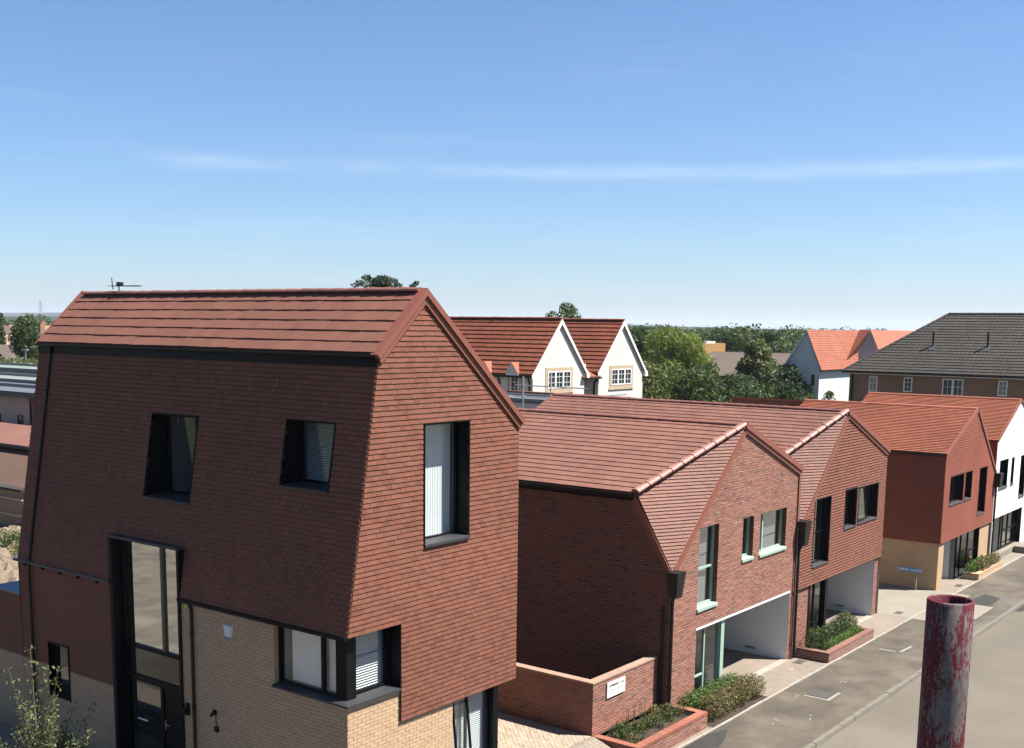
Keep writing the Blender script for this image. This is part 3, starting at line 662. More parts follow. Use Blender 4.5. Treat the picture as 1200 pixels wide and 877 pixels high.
# ================================================================== TOWER HOUSE (nearest)
def tower_house():
    R = thing('tower_house', 'tall slim house clad in red clay tiles over buff brick with black corner window', 'house', (17.5, 21, 0.45))
    KB = (15.79-14.9)/(10.25-4.9); SQ = math.sqrt(1+KB*KB)
    bat = Plane((14.9, 0, 4.9), (0, -1, 0), (KB, 0, 1))               # leaning tiled wall
    YB = 26.6
    zb = lambda z: (z-4.9)*SQ
    # --- leaning side wall
    wall = one('side_wall', lambda mb: None, R)
    holes = [(-21.80, -20.23, zb(6.92), zb(8.71)), (-17.45, -16.11, zb(7.56), zb(8.83)), (-22.72, -20.22, zb(4.8), zb(5.92))]
    regs = [[(-YB, 0), (-FY, 0), (-FY, zb(10.12)), (-YB, zb(10.12))]]
    wall_mb = MB(); backing(wall_mb, bat, regs, holes, BATTEN)
    # top closure behind the eaves
    wall_mb.face([(15.77, YB, 10.1), (15.77, FY, 10.1), (15.9, FY, 10.36), (15.9, YB, 10.36)], BLK)
    bpy.data.objects.remove(wall); wall = wall_mb.build('side_wall', R)
    pieces(wall, bat, regs, holes, 0.165, 0.10, TD, 'tile', n_ind=0, name='wall_tile', t=0.024, joint=.007, shade_gap=.013)
    # --- gable front
    F = front(FY)
    fregs = [[(14.9, 4.9), (16.36, 4.9), (16.36, 10.76), (15.79, 10.25)], [(16.36, 2.91), (20.12, 2.91), (20.12, 8.72), (17.02, 11.33), (16.36, 10.735)]]
    fh = [(17.04, 18.39, 6.40, 8.78)]
    gm = MB(); backing(gm, F, fregs, fh, BATTEN)
    # returns of the projecting tile skirt
    gm.face([(16.36, FY, 2.91), (16.36, FY, 4.9), (16.36, FY+.35, 4.9), (16.36, FY+.35, 2.91)], BATTEN)
    gm.face([(16.36, FY, 2.91), (20.12, FY, 2.91), (20.12, FY+1.2, 2.91), (16.36, FY+1.2, 2.91)], BLK)
    gm.face([(14.9, FY, 4.9), (16.36, FY, 4.9), (16.36, FY+.4, 4.9), (14.9, FY+.4, 4.9)], BLK)
    gm.face([(20.12, FY, 2.91), (20.12, YB, 2.91), (20.12, YB, 8.72), (20.12, FY, 8.72)], BATTEN)
    gm.face([(19.5, FY+.1, 2.91), (20.12, FY+.1, 2.91), (20.12, YB, 2.91), (19.5, YB, 2.91)], BLK)
    gm.face([(15.79, YB, 10.25), (17.02, YB, 11.33), (20.12, YB, 8.72), (20.12, YB, .45), (14.93, YB, .45), (14.9, YB, 4.9)], BATTEN)
    gable = gm.build('gable_wall', R)
    pieces(gable, F, fregs, fh, 0.165, 0.10, T, 'tile', n_ind=300, name='wall_tile', t=0.019)
    rs = Plane((20.12, 0, 0), (0, 1, 0), (0, 0, 1))
    pieces(gable, rs, [[(FY, 2.91), (YB, 2.91), (YB, 8.72), (FY, 8.72)]], [], 0.165, 0.10, TD, 'tile', name='wall_tile', stuff_name='return_tiles', t=0.016)
    # --- buff brick base, front
    Fb = front(FY+0.05)
    bm = MB(); breg = [[(14.93, .45), (16.36, .45), (16.36, 3.56), (14.93, 3.56)], [(16.36, .45), (18.0, .45), (18.0, 2.94), (16.36, 2.94)]]
    backing(bm, Fb, breg, [], MORT_B)
    bm.face([(18.0, FY+.05, .45), (18.0, FY+.05, 2.94), (18.0, FY+.35, 2.94), (18.0, FY+.35, .45)], MORT_B)
    base = bm.build('brick_base', R)
    pieces(base, Fb, breg, [], 0.225, 0.075, BUFF, 'brick', n_ind=230, name='brick', t=0.006)
    # --- buff brick, side
    Sb = side(14.93)
    sreg = [[(-20.22, .45), (-FY-.05, .45), (-FY-.05, 4.9), (-20.22, 4.9)]]; sh = [(-17.27, -FY+0.3, 3.58, 4.9)]
    sm = MB(); backing(sm, Sb, sreg, sh, MORT_B)
    sm.face([(14.93, 17.27, 3.58), (14.93, 17.27, 4.9), (15.07, 17.27, 4.9), (15.07, 17.27, 3.58)], BUFF)
    sb = sm.build('brick_side', R)
    pieces(sb, Sb, sreg, sh, 0.225, 0.075, BUFF, 'brick', n_ind=70, name='brick', t=0.006)
    lreg = [[(-27.9, .45), (-22.70, .45), (-22.70, 2.43), (-27.9, 2.43)]]; lh = [(-25.42, -24.60, 1.68, 3.01)]
    lm = MB(); backing(lm, Sb, lreg, lh, MORT_B); lb = lm.build('brick_base_rear', R)
    pieces(lb, Sb, lreg, lh, 0.225, 0.075, BUFF, 'brick', name='brick', t=0.006)
    ureg = [[(-26.6, 2.43), (-22.70, 2.43), (-22.70, 4.9), (-26.6, 4.9)], [(-27.9, 2.43), (-26.6, 2.43), (-26.6, 4.0), (-27.9, 4.0)]]
    um = MB(); backing(um, Sb, ureg, lh, MORT_S); ub = um.build('red_brick_band', R)
    pieces(ub, Sb, ureg, lh, 0.225, 0.075, RBS, 'brick', name='brick', t=0.003, joint=0.008)
    def ext(mb):
        mb.box((14.95, 26.65, .45), (19.5, 27.88, 3.98), MORT_S); mb.box((14.90, 26.61, 4.0), (19.5, 27.9, 4.06), FELT)
    one('rear_extension', ext, R)
    # --- drip bar, soffit bars
    def drip(mb):
        mb.bar((14.86, YB+.12, 4.90), (14.86, 22.72, 4.90), .06, .06, LEAD); mb.bar((14.87, 20.22, 4.885), (14.87, FY, 4.885), .10, .07, BLK)
        for i in range(5): mb.box((14.84, 23.2+i*.75, 4.80), (14.9, 23.26+i*.75, 4.88), BLK)
    one('drip_rail', drip, R)
    # --- roof
    slopeL = Plane((15.70, 0, 10.185), (0, -1, 0), (1.32, 0, 1.19)); LL = math.hypot(1.32, 1.19)
    rm = MB()
    rm.hexa([(15.70, YB, 10.12), (15.70, FY-.02, 10.12), (17.02, FY-.02, 11.30), (17.02, YB, 11.30)], [(15.70, YB, 10.185), (15.70, FY-.02, 10.185), (17.02, FY-.02, 11.375), (17.02, YB, 11.375)], BATTEN)
    rm.hexa([(17.02, YB, 11.30), (17.02, FY-.02, 11.30), (20.2, FY-.02, 8.62), (20.2, YB, 8.62)], [(17.02, YB, 11.375), (17.02, FY-.02, 11.375), (20.2, FY-.02, 8.70), (20.2, YB, 8.70)], BATTEN)
    roof = rm.build('roof', R)
    pieces(roof, slopeL, [[(-YB, 0), (-FY-.02, 0), (-FY-.02, LL), (-YB, LL)]], [], 0.34, LL/6, TR, 'tile', n_ind=300, name='roof_tile', t=0.024, joint=0.008, jit=2.2)
    slopeR = Plane((17.02, 0, 11.375), (0, -1, 0), (-3.18, 0, 2.675)); LR = math.hypot(3.18, 2.675)
    slopeR.N = -slopeR.N if slopeR.N.z < 0 else slopeR.N
    pieces(roof, Plane((20.2, 0, 8.70), (0, 1, 0), (-3.18, 0, 2.675)), [[(FY+.02, 0), (YB, 0), (YB, LR), (FY+.02, LR)]], [], 0.34, LR/15, TR, 'tile', name='roof_tile', stuff_name='rear_slope_tiles', t=0.04)
    ridge_run(roof, (17.02, YB-.1, 11.36), (17.02, FY+.08, 11.36), RIDGE, 0.47, 0.105)
    # --- verges: stepped terracotta trims
    def verge(mb):
        A = Vector((17.02, FY, 11.42)); Lp = Vector((15.64, FY, 10.16)); Rp = Vector((20.24, FY, 8.70))
        for y0, y1, dn, th in ((FY-.10, FY+.10, 0.0, .11), (FY-.055, FY+.05, .11, .12)):
            for a, b, k in ((Lp, A, 0), (A, Rp, 1)):
                d = (b-a).normalized(); nn = Vector((-d.z, 0, d.x));
                if nn.z < 0: nn = -nn
                vx = nn*-1
                # mitred at the apex: extend along the vertical there
                def low(pt, apex, off): return pt+Vector((0, 0, -off/abs(nn.z))) if apex else pt+vx*off
                p1, p2 = low(a, k == 1, dn), low(b, k == 0, dn); q1, q2 = low(a, k == 1, dn+th), low(b, k == 0, dn+th)
                mb.hexa([(p1.x, y0, p1.z), (p2.x, y0, p2.z), (q2.x, y0, q2.z), (q1.x, y0, q1.z)], [(p1.x, y1, p1.z), (p2.x, y1, p2.z), (q2.x, y1, q2.z), (q1.x, y1, q1.z)], TRIM)
    one('verge_trim', verge, roof)
    def verge(mb):
        mb.hexa([(15.66, YB, 10.14), (15.74, YB, 10.14), (17.02, YB, 11.36), (17.02, YB, 11.46)], [(15.66, YB+.09, 10.14), (15.74, YB+.09, 10.14), (17.02, YB+.09, 11.36), (17.02, YB+.09, 11.46)], TRIM)
    one('verge_trim', verge, roof)
    def gut(mb):
        n = 8; pts0 = []; pts1 = []
        for k in range(n+1):
            a = math.pi+math.pi*k/n; pts0.append((15.66+.06*math.cos(a), YB+.05, 10.15+.06*math.sin(a))); pts1.append((15.66+.06*math.cos(a), FY+.02, 10.15+.06*math.sin(a)))
        mb.hexa(pts0, pts1, BLKP)
        mb.box((15.70, FY+.0, 9.93), (15.80, YB, 10.13), BLK)
    one('gutter', gut, R)
    pb = lambda z, d=.05: 14.9+(z-4.9)*KB-d
    downpipe(R, [(15.66, 26.0, 10.1), (pb(9.9, .05), 26.02, 9.9), (pb(5.0, .05), 26.03, 5.0), (14.85, 26.03, 4.75), (14.85, 26.03, .5)])
    downpipe(R, [(14.84, 19.80, 4.86), (14.87, 19.80, 4.7), (14.87, 19.80, .5)])
    # --- windows on the leaning wall: glass stands upright, so the reveals deepen downwards
    for (ya, yb, za, zt, mu) in ((20.23, 21.80, 6.92, 8.71, (0.66,)), (16.11, 17.45, 7.56, 8.83, ())):
        xt = 14.9+(zt-4.9)*KB; xb_ = 14.9+(za-4.9)*KB; g = 15.93
        window(R, side(xt), -yb, -ya, za, zt, g-xb_, BLK, BLK, fw=.06, mull=mu, depth_top=g-xt, sill=BLKG, sill_out=.06, sill_h=.05, reveal_frame=.025, room=1.2, blind='venetian' if not mu else None, roommat=ROOM, gl=GL)
    # --- tall gable window with vertical blind
    window(R, F, 17.04, 18.39, 6.40, 8.78, .34, BLK, BLK, fw=.055, sill=BLKG, sill_out=.06, sill_h=.07, reveal_frame=.03, blind='vertical', room=1.3, roommat=ROOM, gl=GL)
    # --- small rear window and corner window
    window(R, Sb, -25.42, -24.60, 1.68, 3.01, .14, BLK, BLK, fw=.06, reveal_frame=.03, room=.9)
    cw = MB()
    gx, gy = 15.07, FY+.30
    Ls = side(gx); Lf = front(gy)
    slab(cw, Ls, -17.27, -gy, 3.62, 3.69, -.05, .03, BLK); slab(cw, Ls, -17.27, -gy, 4.80, 4.9, -.05, .03, BLK); slab(cw, Ls, -17.27, -17.19, 3.69, 4.80, -.05, .03, BLK)
    slab(cw, Ls, -16.05, -15.96, 3.69, 4.80, -.05, .03, BLK)
    cw.box((gx-.035, gy-.13, 3.60), (gx+.22, gy+.16, 4.9), BLK)
    slab(cw, Lf, gx+.22, 16.355, 3.62, 3.70, -.05, .03, BLK); slab(cw, Lf, gx+.22, 16.355, 4.84, 4.9, -.05, .03, BLK); slab(cw, Lf, 16.22, 16.355, 3.70, 4.84, -.05, .03, BLK)
    cw.box((16.335, FY+.0, 3.585), (16.36, gy, 4.9), BLK)
    cwo = cw.build('corner_window', R)
    one('pane', lambda mb: mb.face([(gx, 17.22, 3.66), (gx, gy+.1, 3.66), (gx, gy+.1, 4.84), (gx, 17.22, 4.84)], GL), cwo)
    one('pane', lambda mb: mb.face([(gx+.2, gy, 3.66), (16.3, gy, 3.66), (16.3, gy, 4.87), (gx+.2, gy, 4.87)], GL), cwo)
    def sill(mb):
        mb.hexa([(14.86, FY-.03, 3.55), (16.355, FY-.03, 3.55), (16.355, gy, 3.56), (gx, gy, 3.56), (gx, 17.30, 3.56), (14.86, 17.30, 3.55)], [(14.86, FY-.03, 3.59), (16.355, FY-.03, 3.59), (16.355, gy, 3.64), (gx, gy, 3.64), (gx, 17.30, 3.64), (14.86, 17.30, 3.59)], BLKG)
    one('sill', sill, cwo)
    def crb(mb):
        mb.face([(gx+.9, gy+.2, 3.5), (gx+.9, 17.6, 3.5), (gx+.9, 17.6, 4.95), (gx+.9, gy+.2, 4.95)], ROOM)
        mb.face([(gx, 17.28, 3.5), (gx+2, 17.28, 3.5), (gx+2, 17.28, 4.95), (gx, 17.28, 4.95)], ROOM); mb.face([(gx, gy, 4.94), (17, gy, 4.94), (17, 17.6, 4.94), (gx, 17.6, 4.94)], ROOM)
        mb.face([(gx, gy, 3.6), (17, gy, 3.6), (17, 17.6, 3.6), (gx, 17.6, 3.6)], ROOM); mb.face([(16.36, gy, 3.5), (16.36, 17.6, 3.5), (16.36, 17.6, 4.95), (16.36, gy, 4.95)], ROOM)
    one('room', crb, cwo)
    def cbl(mb):
        z = 3.70
        while z < 4.84:
            mb.hexa([(gx+.25, gy+.07, z), (16.22, gy+.07, z), (16.22, gy+.115, z+.018), (gx+.25, gy+.115, z+.018)], [(gx+.25, gy+.07, z+.003), (16.22, gy+.07, z+.003), (16.22, gy+.115, z+.021), (gx+.25, gy+.115, z+.021)], BLIND); z += .052
        mb.box((gx+.10, 16.03, 3.69), (gx+.11, 17.0, 4.8), BLINDW); mb.box((gx+.10, gy+.18, 3.69), (gx+.11, 15.96, 4.8), BLINDW)
    one('blind', cbl, cwo, 'stuff')
    # --- ground-floor corner glazing with the open sash, under the tile skirt
    gp = front(FY+.12)
    window(R, gp, 18.0, 19.36, .5, 2.92, .08, BLK, BLK, fw=.05, mull=(0.42,), blind='venetian', room=1.6, roommat=ROOM, gl=GL, open_sash=(18.05, 18.56, .11), trans=((0, .30),))
    one('corner_post', lambda mb: mb.box((19.36, FY+.02, .45), (19.53, FY+.32, 2.905), BLK), R)
    one('recessed_wall', lambda mb: mb.box((19.40, FY+.34, .45), (19.50, YB, 2.9), MORT_B), R)
    # --- entrance: tall black box frame
    Ex = 14.88
    def fr(mb):
        mb.box((Ex, 22.62, .45), (15.30, 22.74, 5.93), BLK); mb.box((Ex, 20.20, .45), (15.30, 20.28, 5.93), BLK); mb.box((Ex-.02, 20.20, 5.93), (15.30, 22.74, 5.99), BLKG)
        g = side(15.14)
        slab(mb, g, -22.62, -20.28, 5.86, 5.93, -.05, .03, BLK); slab(mb, g, -22.62, -20.28, 3.42, 3.52, -.05, .03, BLK); slab(mb, g, -22.62, -20.28, 2.66, 2.80, -.05, .03, BLK)
        slab(mb, g, -21.15, -21.06, 3.52, 5.86, -.05, .04, plain('bronze_mullion', (.07, .06, .045), .4)); slab(mb, g, -21.30, -21.20, .45, 2.66, -.05, .03, BLK); slab(mb, g, -22.60, -22.52, .45, 5.9, -.05, .03, BLK)
        slab(mb, g, -22.52, -21.30, 1.45, 1.52, -.05, .03, BLK)
        slab(mb, g, -21.20, -20.28, .45, 2.66, -.04, .0, BLK)
    e = one('entrance', fr, R)
    one('pane', lambda mb: mb.face([(15.15, 22.60, 3.47), (15.15, 20.28, 3.47), (15.15, 20.28, 5.9), (15.15, 22.60, 5.9)], glass('mirror_glass', (.35, .35, .34), 1.0, 0.70)), e)
    one('pane', lambda mb: mb.face([(15.15, 22.60, .5), (15.15, 20.28, .5), (15.15, 20.28, 3.45), (15.15, 22.60, 3.45)], GLD), e)
    def dh(mb): mb.bar((15.08, 21.10, 1.75), (15.08, 21.10, 1.95), .02, .02, GALV, (0, 1, 0)); mb.bar((15.08, 21.10, 1.85), (15.08, 20.98, 1.85), .02, .02, GALV); mb.bar((15.07, 22.1, 1.80), (15.07, 21.75, 1.80), .03, .03, WHITE)
    one('door_handle', dh, e)
    one('hall', lambda mb: (mb.face([(16.5, 22.7, .45), (16.5, 20.2, .45), (16.5, 20.2, 5.9), (16.5, 22.7, 5.9)], ROOMD), mb.face([(15.1, 22.7, .45), (16.5, 22.7, .45), (16.5, 22.7, 5.9), (15.1, 22.7, 5.9)], ROOM), mb.face([(15.1, 20.2, .45), (16.5, 20.2, .45), (16.5, 20.2, 5.9), (15.1, 20.2, 5.9)], ROOMD), mb.face([(15.2, 20.2, 5.9), (16.5, 20.2, 5.9), (16.5, 22.7, 5.9), (15.2, 22.7, 5.9)], ROOMD), mb.face([(15.2, 20.2, 3.45), (16.5, 20.2, 3.45), (16.5, 22.7, 3.45), (15.2, 22.7, 3.45)], ROOMD)), e)
    # --- alarm box, lantern and hose tap
    P = Sb
    def alarm(mb):
        q = [(-18.72, 4.34), (-18.63, 4.27), (-18.54, 4.34), (-18.50, 4.58), (-18.76, 4.60)]
        mb.hexa([P.p(u, v, 0) for u, v in q], [P.p(-18.63+(u+18.63)*.85, 4.45+(v-4.45)*.85, .07) for u, v in q], WHITE)
        slab(mb, P, -18.68, -18.58, 4.30, 4.34, .05, .08, BLUE)
    tag(one('alarm_box', alarm), 'white shield-shaped alarm box on the buff brick side wall', 'alarm')
    def lant(mb): slab(mb, P, -20.09, -20.00, 2.36, 2.62, .006, .09, BLKP); slab(mb, P, -20.07, -20.02, 2.42, 2.52, .09, .15, BLKP)
    tag(one('wall_lantern', lant), 'small black wall light beside the tall black door frame', 'wall light')
    def cctv(mb):
        slab(mb, P, -19.20, -19.10, 2.56, 2.66, .006, .05, BLKP); mb.tube(P.p(-19.15, 2.61, .05), P.p(-19.10, 2.58, .16), .03, .035, BLKP); mb.tube(P.p(-19.12, 2.56, .03), P.p(-19.10, 2.30, .03), .008, .008, BLKP); slab(mb, P, -19.14, -19.04, 2.20, 2.31, .006, .06, BLKP)
    tag(one('wall_socket', cctv), 'black wall fitting with hanging cable on buff brick', 'fitting')
    def lampy(mb): slab(mb, P, -20.02, -19.96, 4.74, 4.80, .006, .05, plain('yellow_sticker', (.6, .62, .05), .6))
    one('sticker', lampy, R)
    for px_u, z_, h_ in ((-23.2, 7.42, .16), (-20.9, 8.62, .08), (-17.9, 9.55, .16), (-16.45, 9.22, .10), (-16.0, 9.3, .08), (-16.25, 9.05, .05), (-17.6, 5.95, .08), (-16.1, 5.1, .07), (-15.7, 6.3, .06)):
        one('bird_dropping', lambda mb: [mb.face([bat.p(px_u+a_, zb(z_)-h_*b_, .022), bat.p(px_u+a_+.014, zb(z_)-h_*b_, .022), bat.p(px_u+a_+.010, zb(z_)+h_*.4, .022), bat.p(px_u+a_+.002, zb(z_)+h_*.4, .022)], WORN) for a_, b_ in ((0, .6), (.03, .3))], R)
    return R
tower_house()
def aerial():
    t = thing('tv_aerial', 'thin dark television aerial on the ridge of the tower house', 'aerial', (17.02, 25.1, 11.4))
    def m(mb): mb.tube((17.02, 25.1, 11.38), (17.02, 25.1, 11.66), .014, .014, BLKP, 8)
    one('mast', m, t)
    def b(mb):
        mb.bar((17.0, 25.35, 11.56), (17.06, 24.25, 11.55), .022, .022, BLKP)
        for i, L in enumerate((.34, .30, .24, .22, .2, .18, .16, .14)):
            y = 25.32-i*.14; mb.bar((17.0-L/2, y, 11.56), (17.0+L/2, y, 11.56), .012, .012, BLKP)
        mb.bar((17.0, 25.33, 11.48), (17.0, 25.36, 11.76), .016, .016, BLKP)
        mb.box((16.96, 25.0, 11.55), (17.08, 25.12, 11.65), BLKP)
    one('boom', b, t)
aerial()

# ================================================================== FOLDED-ROOF TERRACE HOUSES
def hopper(root, x, y, zt, zb_, wt=.23, wb=.15):
    one('hopper', lambda mb: mb.hexa([(x-wb, y-wb*.8, zb_), (x+wb, y-wb*.8, zb_), (x+wb, y+wb*.8, zb_), (x-wb, y+wb*.8, zb_)], [(x-wt, y-wt*.8, zt), (x+wt, y-wt*.8, zt), (x+wt, y+wt*.8, zt), (x-wt, y+wt*.8, zt)], BLKP), root)
def trim_band(mb, p, q, w, y0, y1, mat=TRIM):
    p = Vector(p); q = Vector(q); d = (q-p).normalized(); nn = Vector((-d.z, 0, d.x)); nn = nn if nn.z < 0 or (abs(nn.z) < 1e-6) else -nn
    r, s = p+nn*w, q+nn*w
    mb.hexa([(p.x, y0, p.z), (q.x, y0, q.z), (s.x, y0, s.z), (r.x, y0, r.z)], [(p.x, y1, p.z), (q.x, y1, q.z), (s.x, y1, s.z), (r.x, y1, r.z)], mat)
def fold_house(name, label, x0, xa, x1, ze, za, yback, wallkind, xg0, xgm, xg1, wins, zb0=4.25):
    """gabled house; the left half of the gable folds back in a tiled triangle from apex A to eave corner E to hopper B"""
    R = thing(name, label, 'house', ((x0+x1)/2, (FY+yback)/2, 0))
    A = Vector((xa, FY, za)); B = Vector((x0, FY, zb0)); Ee = Vector((x0, 16.35, ze)); C = Vector((x1, FY, ze))
    F = front(FY); S = side(x0)
    brick = wallkind == 'brick'
    ztb = 0.0 if brick else 2.26
    holes = [(a, b, c, d) for (a, b, c, d, *_r) in wins]
    gap = (xg0, xg1, 0.0, 2.31 if brick else 2.26)
    # front wall
    fm = MB()
    regs = [[(x0, ztb), (x1, ztb), (x1, ze), (xa, za), (x0, zb0)]]
    regs = [[(x0, ztb), (xa, ztb), (xa, za), (x0, zb0)], [(xa, ztb), (x1, ztb), (x1, ze), (xa, za)]]
    hl = holes+[gap]
    if brick:
        backing(fm, F, regs, hl, MORT_R)
        # parapet return of the right verge and inner faces of the opening
        fw = fm.build('front_wall', R); pieces(fw, F, regs, hl, 0.225, 0.075, RB, 'brick', n_ind=300, name='brick', t=0.003, joint=.013)
    else:
        backing(fm, F, regs, hl, BATTEN)
        fm.face([(x0, FY, 2.26), (x1, FY, 2.26), (x1, FY+.1, 2.26), (x0, FY+.1, 2.26)], BLK)
        fw = fm.build('front_wall', R); pieces(fw, F, regs, hl, 0.165, 0.10, T, 'tile', n_ind=300, name='wall_tile', t=0.03, off=.0, shade_gap=.016)
        Fl = front(FY+.06); lr = [[(x0+.02, 0), (xg0, 0), (xg0, 2.3), (x0+.02, 2.3)], [(xg1, 0), (x1-.1, 0), (x1-.1, 2.3), (xg1, 2.3)]]
        bm = MB(); backing(bm, Fl, lr, [], MORT_R); lo = bm.build('lower_wall', R); pieces(lo, Fl, lr, [], 0.225, 0.075, RB, 'brick', name='brick', t=0.003, joint=.013)
    # left wall
    sm = MB()
    sreg = [[(-yback, 0), (-16.35, 0), (-16.35, ze), (-yback, ze)], [(-16.35, 0), (-FY, 0), (-FY, zb0), (-16.35, ze)]]
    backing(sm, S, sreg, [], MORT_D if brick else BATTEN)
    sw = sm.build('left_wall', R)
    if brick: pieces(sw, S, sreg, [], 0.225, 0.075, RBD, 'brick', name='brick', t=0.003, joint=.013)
    one('right_wall', lambda mb: (mb.face([(x1-.01, FY, 0), (x1-.01, yback, 0), (x1-.01, yback, ze), (x1-.01, FY, ze)], MORT_R), mb.face([(x0, yback, 0), (x1, yback, 0), (x1, yback, ze), (xa, yback, za), (x0, yback, ze)], MORT_R)), R)
    # roof
    rm = MB(); th = .07; e = .12
    sl = (za-ze)/(xa-x0); el = Vector((x0-e, 0, ze-e*sl))
    E2 = Vector((x0-e, 16.30, ze-e*sl+th)); A2 = A+Vector((0, 0, th))
    rm.hexa([(E2.x, E2.y, E2.z-th), (A.x, FY, A.z), (xa, yback+.1, za), (x0-e, yback+.1, ze-e*sl)], [tuple(E2), tuple(A2), (xa, yback+.1, za+th), (x0-e, yback+.1, ze-e*sl+th)], BATTEN)
    slr = (za-ze)/(x1-xa)
    rm.hexa([(xa, FY, za), (x1+.05, FY, ze-.05*slr), (x1+.05, yback+.1, ze-.05*slr), (xa, yback+.1, za)], [(xa, FY, za+th), (x1+.05, FY, ze-.05*slr+th), (x1+.05, yback+.1, ze-.05*slr+th), (xa, yback+.1, za+th)], BATTEN)
    roof = rm.build('roof', R)
    LP = Plane(E2+Vector((0, -E2.y, 0)), (0, -1, 0), (xa-x0+e, 0, za-ze+e*sl)); LL = math.hypot(xa-x0+e, za-ze+e*sl)
    pieces(roof, LP, [[(-yback-.1, 0), (-16.30, 0), (-FY, LL), (-yback-.1, LL)]], [], .30, LL/17, TP, 'tile', name='roof_tile', stuff_name='roof_tiles', t=.024, joint=.006)
    RP = Plane((x1+.05, 0, ze-.05*slr+th), (0, 1, 0), (xa-x1-.05, 0, za-ze+.05*slr)); LR = math.hypot(xa-x1-.05, za-ze+.05*slr)
    pieces(roof, RP, [[(FY, 0), (yback+.1, 0), (yback+.1, LR), (FY, LR)]], [], .30, LR/17, TP, 'tile', name='roof_tile', stuff_name='right_slope_tiles', t=.024, joint=.006)
    # folded triangle A-E-B, horizontal courses
    Af, Ef, Bf = A+Vector((0, -.02, .03)), Ee+Vector((-.03, -.03, .03)), B+Vector((0, -.03, 0))
    N_ = (Ef-Bf).cross(Af-Bf).normalized()
    if N_.y > 0: N_ = -N_
    U_ = Vector((0, 0, 1)).cross(N_).normalized()
    if U_.x < 0: U_ = -U_
    V_ = N_.cross(U_).normalized()
    TPn = Plane(Bf, U_, V_)
    q = [((p-Bf).dot(U_), (p-Bf).dot(V_)) for p in (Bf, Af, Ef)]
    tm = MB(); backing(tm, TPn, [q], [], BATTEN); fold = tm.build('folded_slope', R)
    pieces(fold, TPn, [q], [], .165, .10, TP, 'tile', name='wall_tile', stuff_name='fold_tiles', t=.030)
    ridge_run(roof, (xa, yback, za+.06), (xa, FY+.1, za+.06), RIDGE, .45, .10)
    ridge_run(roof, Ee+Vector((-.10, -.06, .05)), A+Vector((-.02, .02, .09)), HIPC, .45, .115, name='hip_tile', clips=COPE)
    # trims
    def tr(mb):
        trim_band(mb, A+Vector((.05, 0, .02)), B+Vector((.10, 0, -.05)), .15, FY-.05, FY+.02)
        trim_band(mb, A+Vector((0, 0, .14)), C+Vector((.10, 0, .10)), .16, FY-.10, FY+.05); trim_band(mb, A+Vector((0, 0, -.03)), C+Vector((.0, 0, -.05)), .11, FY-.06, FY+.03)
    one('verge_trim', tr, R)
    def tr2(mb):      # fascia down the fold on the left wall
        p, q_, w = Ee, B, .30
        mb.hexa([(x0-.05, p.y, p.z), (x0-.05, q_.y-.02, q_.z), (x0-.05, q_.y+.12, q_.z), (x0-.05, p.y+w, p.z)], [(x0+.01, p.y, p.z), (x0+.01, q_.y-.02, q_.z), (x0+.01, q_.y+.12, q_.z), (x0+.01, p.y+w, p.z)], TRIM)
    one('fascia', tr2, R)
    if brick:
        one('corner_trim', lambda mb: mb.box((x1-.10, FY-.05, 4.55), (x1+.03, FY+.05, ze), TRIM), R)
    one('gutter', lambda mb: (mb.bar((x0-e-.04, 16.35, ze-.06), (x0-e-.04, yback, ze-.06), .11, .10, BLKP), mb.box((x0-e, 16.4, ze-.20), (x0+.0, yback, ze-.04), BLK)), R)
    hopper(R, x0+(.02 if brick else .1), FY-.16, zb0+.0 if brick else 4.6, zb0-.70 if brick else 3.8)
    # windows
    for (a, b, c, d, kw) in wins: window(R, F, a, b, c, d, **kw)
    # carport recess
    zt = gap[3]; yb_ = FY+5.2
    def cp(mb):
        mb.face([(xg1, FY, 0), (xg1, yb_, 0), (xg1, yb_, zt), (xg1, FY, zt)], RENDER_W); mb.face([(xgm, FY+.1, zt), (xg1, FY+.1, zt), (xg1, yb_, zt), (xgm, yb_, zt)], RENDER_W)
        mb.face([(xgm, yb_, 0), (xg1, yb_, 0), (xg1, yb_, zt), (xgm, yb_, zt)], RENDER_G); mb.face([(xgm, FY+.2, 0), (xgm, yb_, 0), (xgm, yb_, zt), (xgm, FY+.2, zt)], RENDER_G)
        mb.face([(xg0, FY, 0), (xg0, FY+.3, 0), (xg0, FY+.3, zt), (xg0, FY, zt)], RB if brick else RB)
    co = one('carport', cp, R)
    one('air_grille', lambda mb: mb.box((xg1-.012, FY+1.1, .18), (xg1, FY+1.5, .26), GALV), R)
    one('lintel', lambda mb: mb.box((xg0-.02, FY-.015, zt-.03), (xg1+.02, FY+.2, zt+.03), WHITE if brick else BLK), R)
    one('threshold', lambda mb: mb.box((xgm, FY-.10, .008), (xg1, FY+.16, .035), EDGE), R)
    fmw = MINT if brick else BLK
    window(R, front(FY+.12), xg0, xgm, 0.02, zt-.03, .06, fmw, fmw, fw=.065, mull=(.44,), trans=((0, .36),), room=2.6, roommat=ROOM, gl=GL, name='glazed_door', sill=fmw)
    def post(mb):
        mb.box((xgm-.04, FY+.06, .01), (xgm+.16, FY+.28, zt-.03), fmw)
    one('door_post', post, R)
    # side glazing
    one('side_panel', lambda mb: mb.box((xgm, FY+.28, .01), (xgm+.05, FY+1.8, zt-.01), fmw), R)
    return R
SKYGL = glass('sky_glass', (.5, .53, .53), 1.0, .26)
mint = dict(depth=.20, fm=MINT, rm=RBD, fw=.075, sill=MINT, sill_out=.05, sill_h=.09, gl=SKYGL, room=1.0, roommat=ROOM)
black = dict(depth=.24, fm=BLK, rm=BLK, fw=.055, sill=BLKG, sill_out=.05, sill_h=.05, gl=SKYGL, room=1.0, roommat=ROOM, reveal_frame=.04)
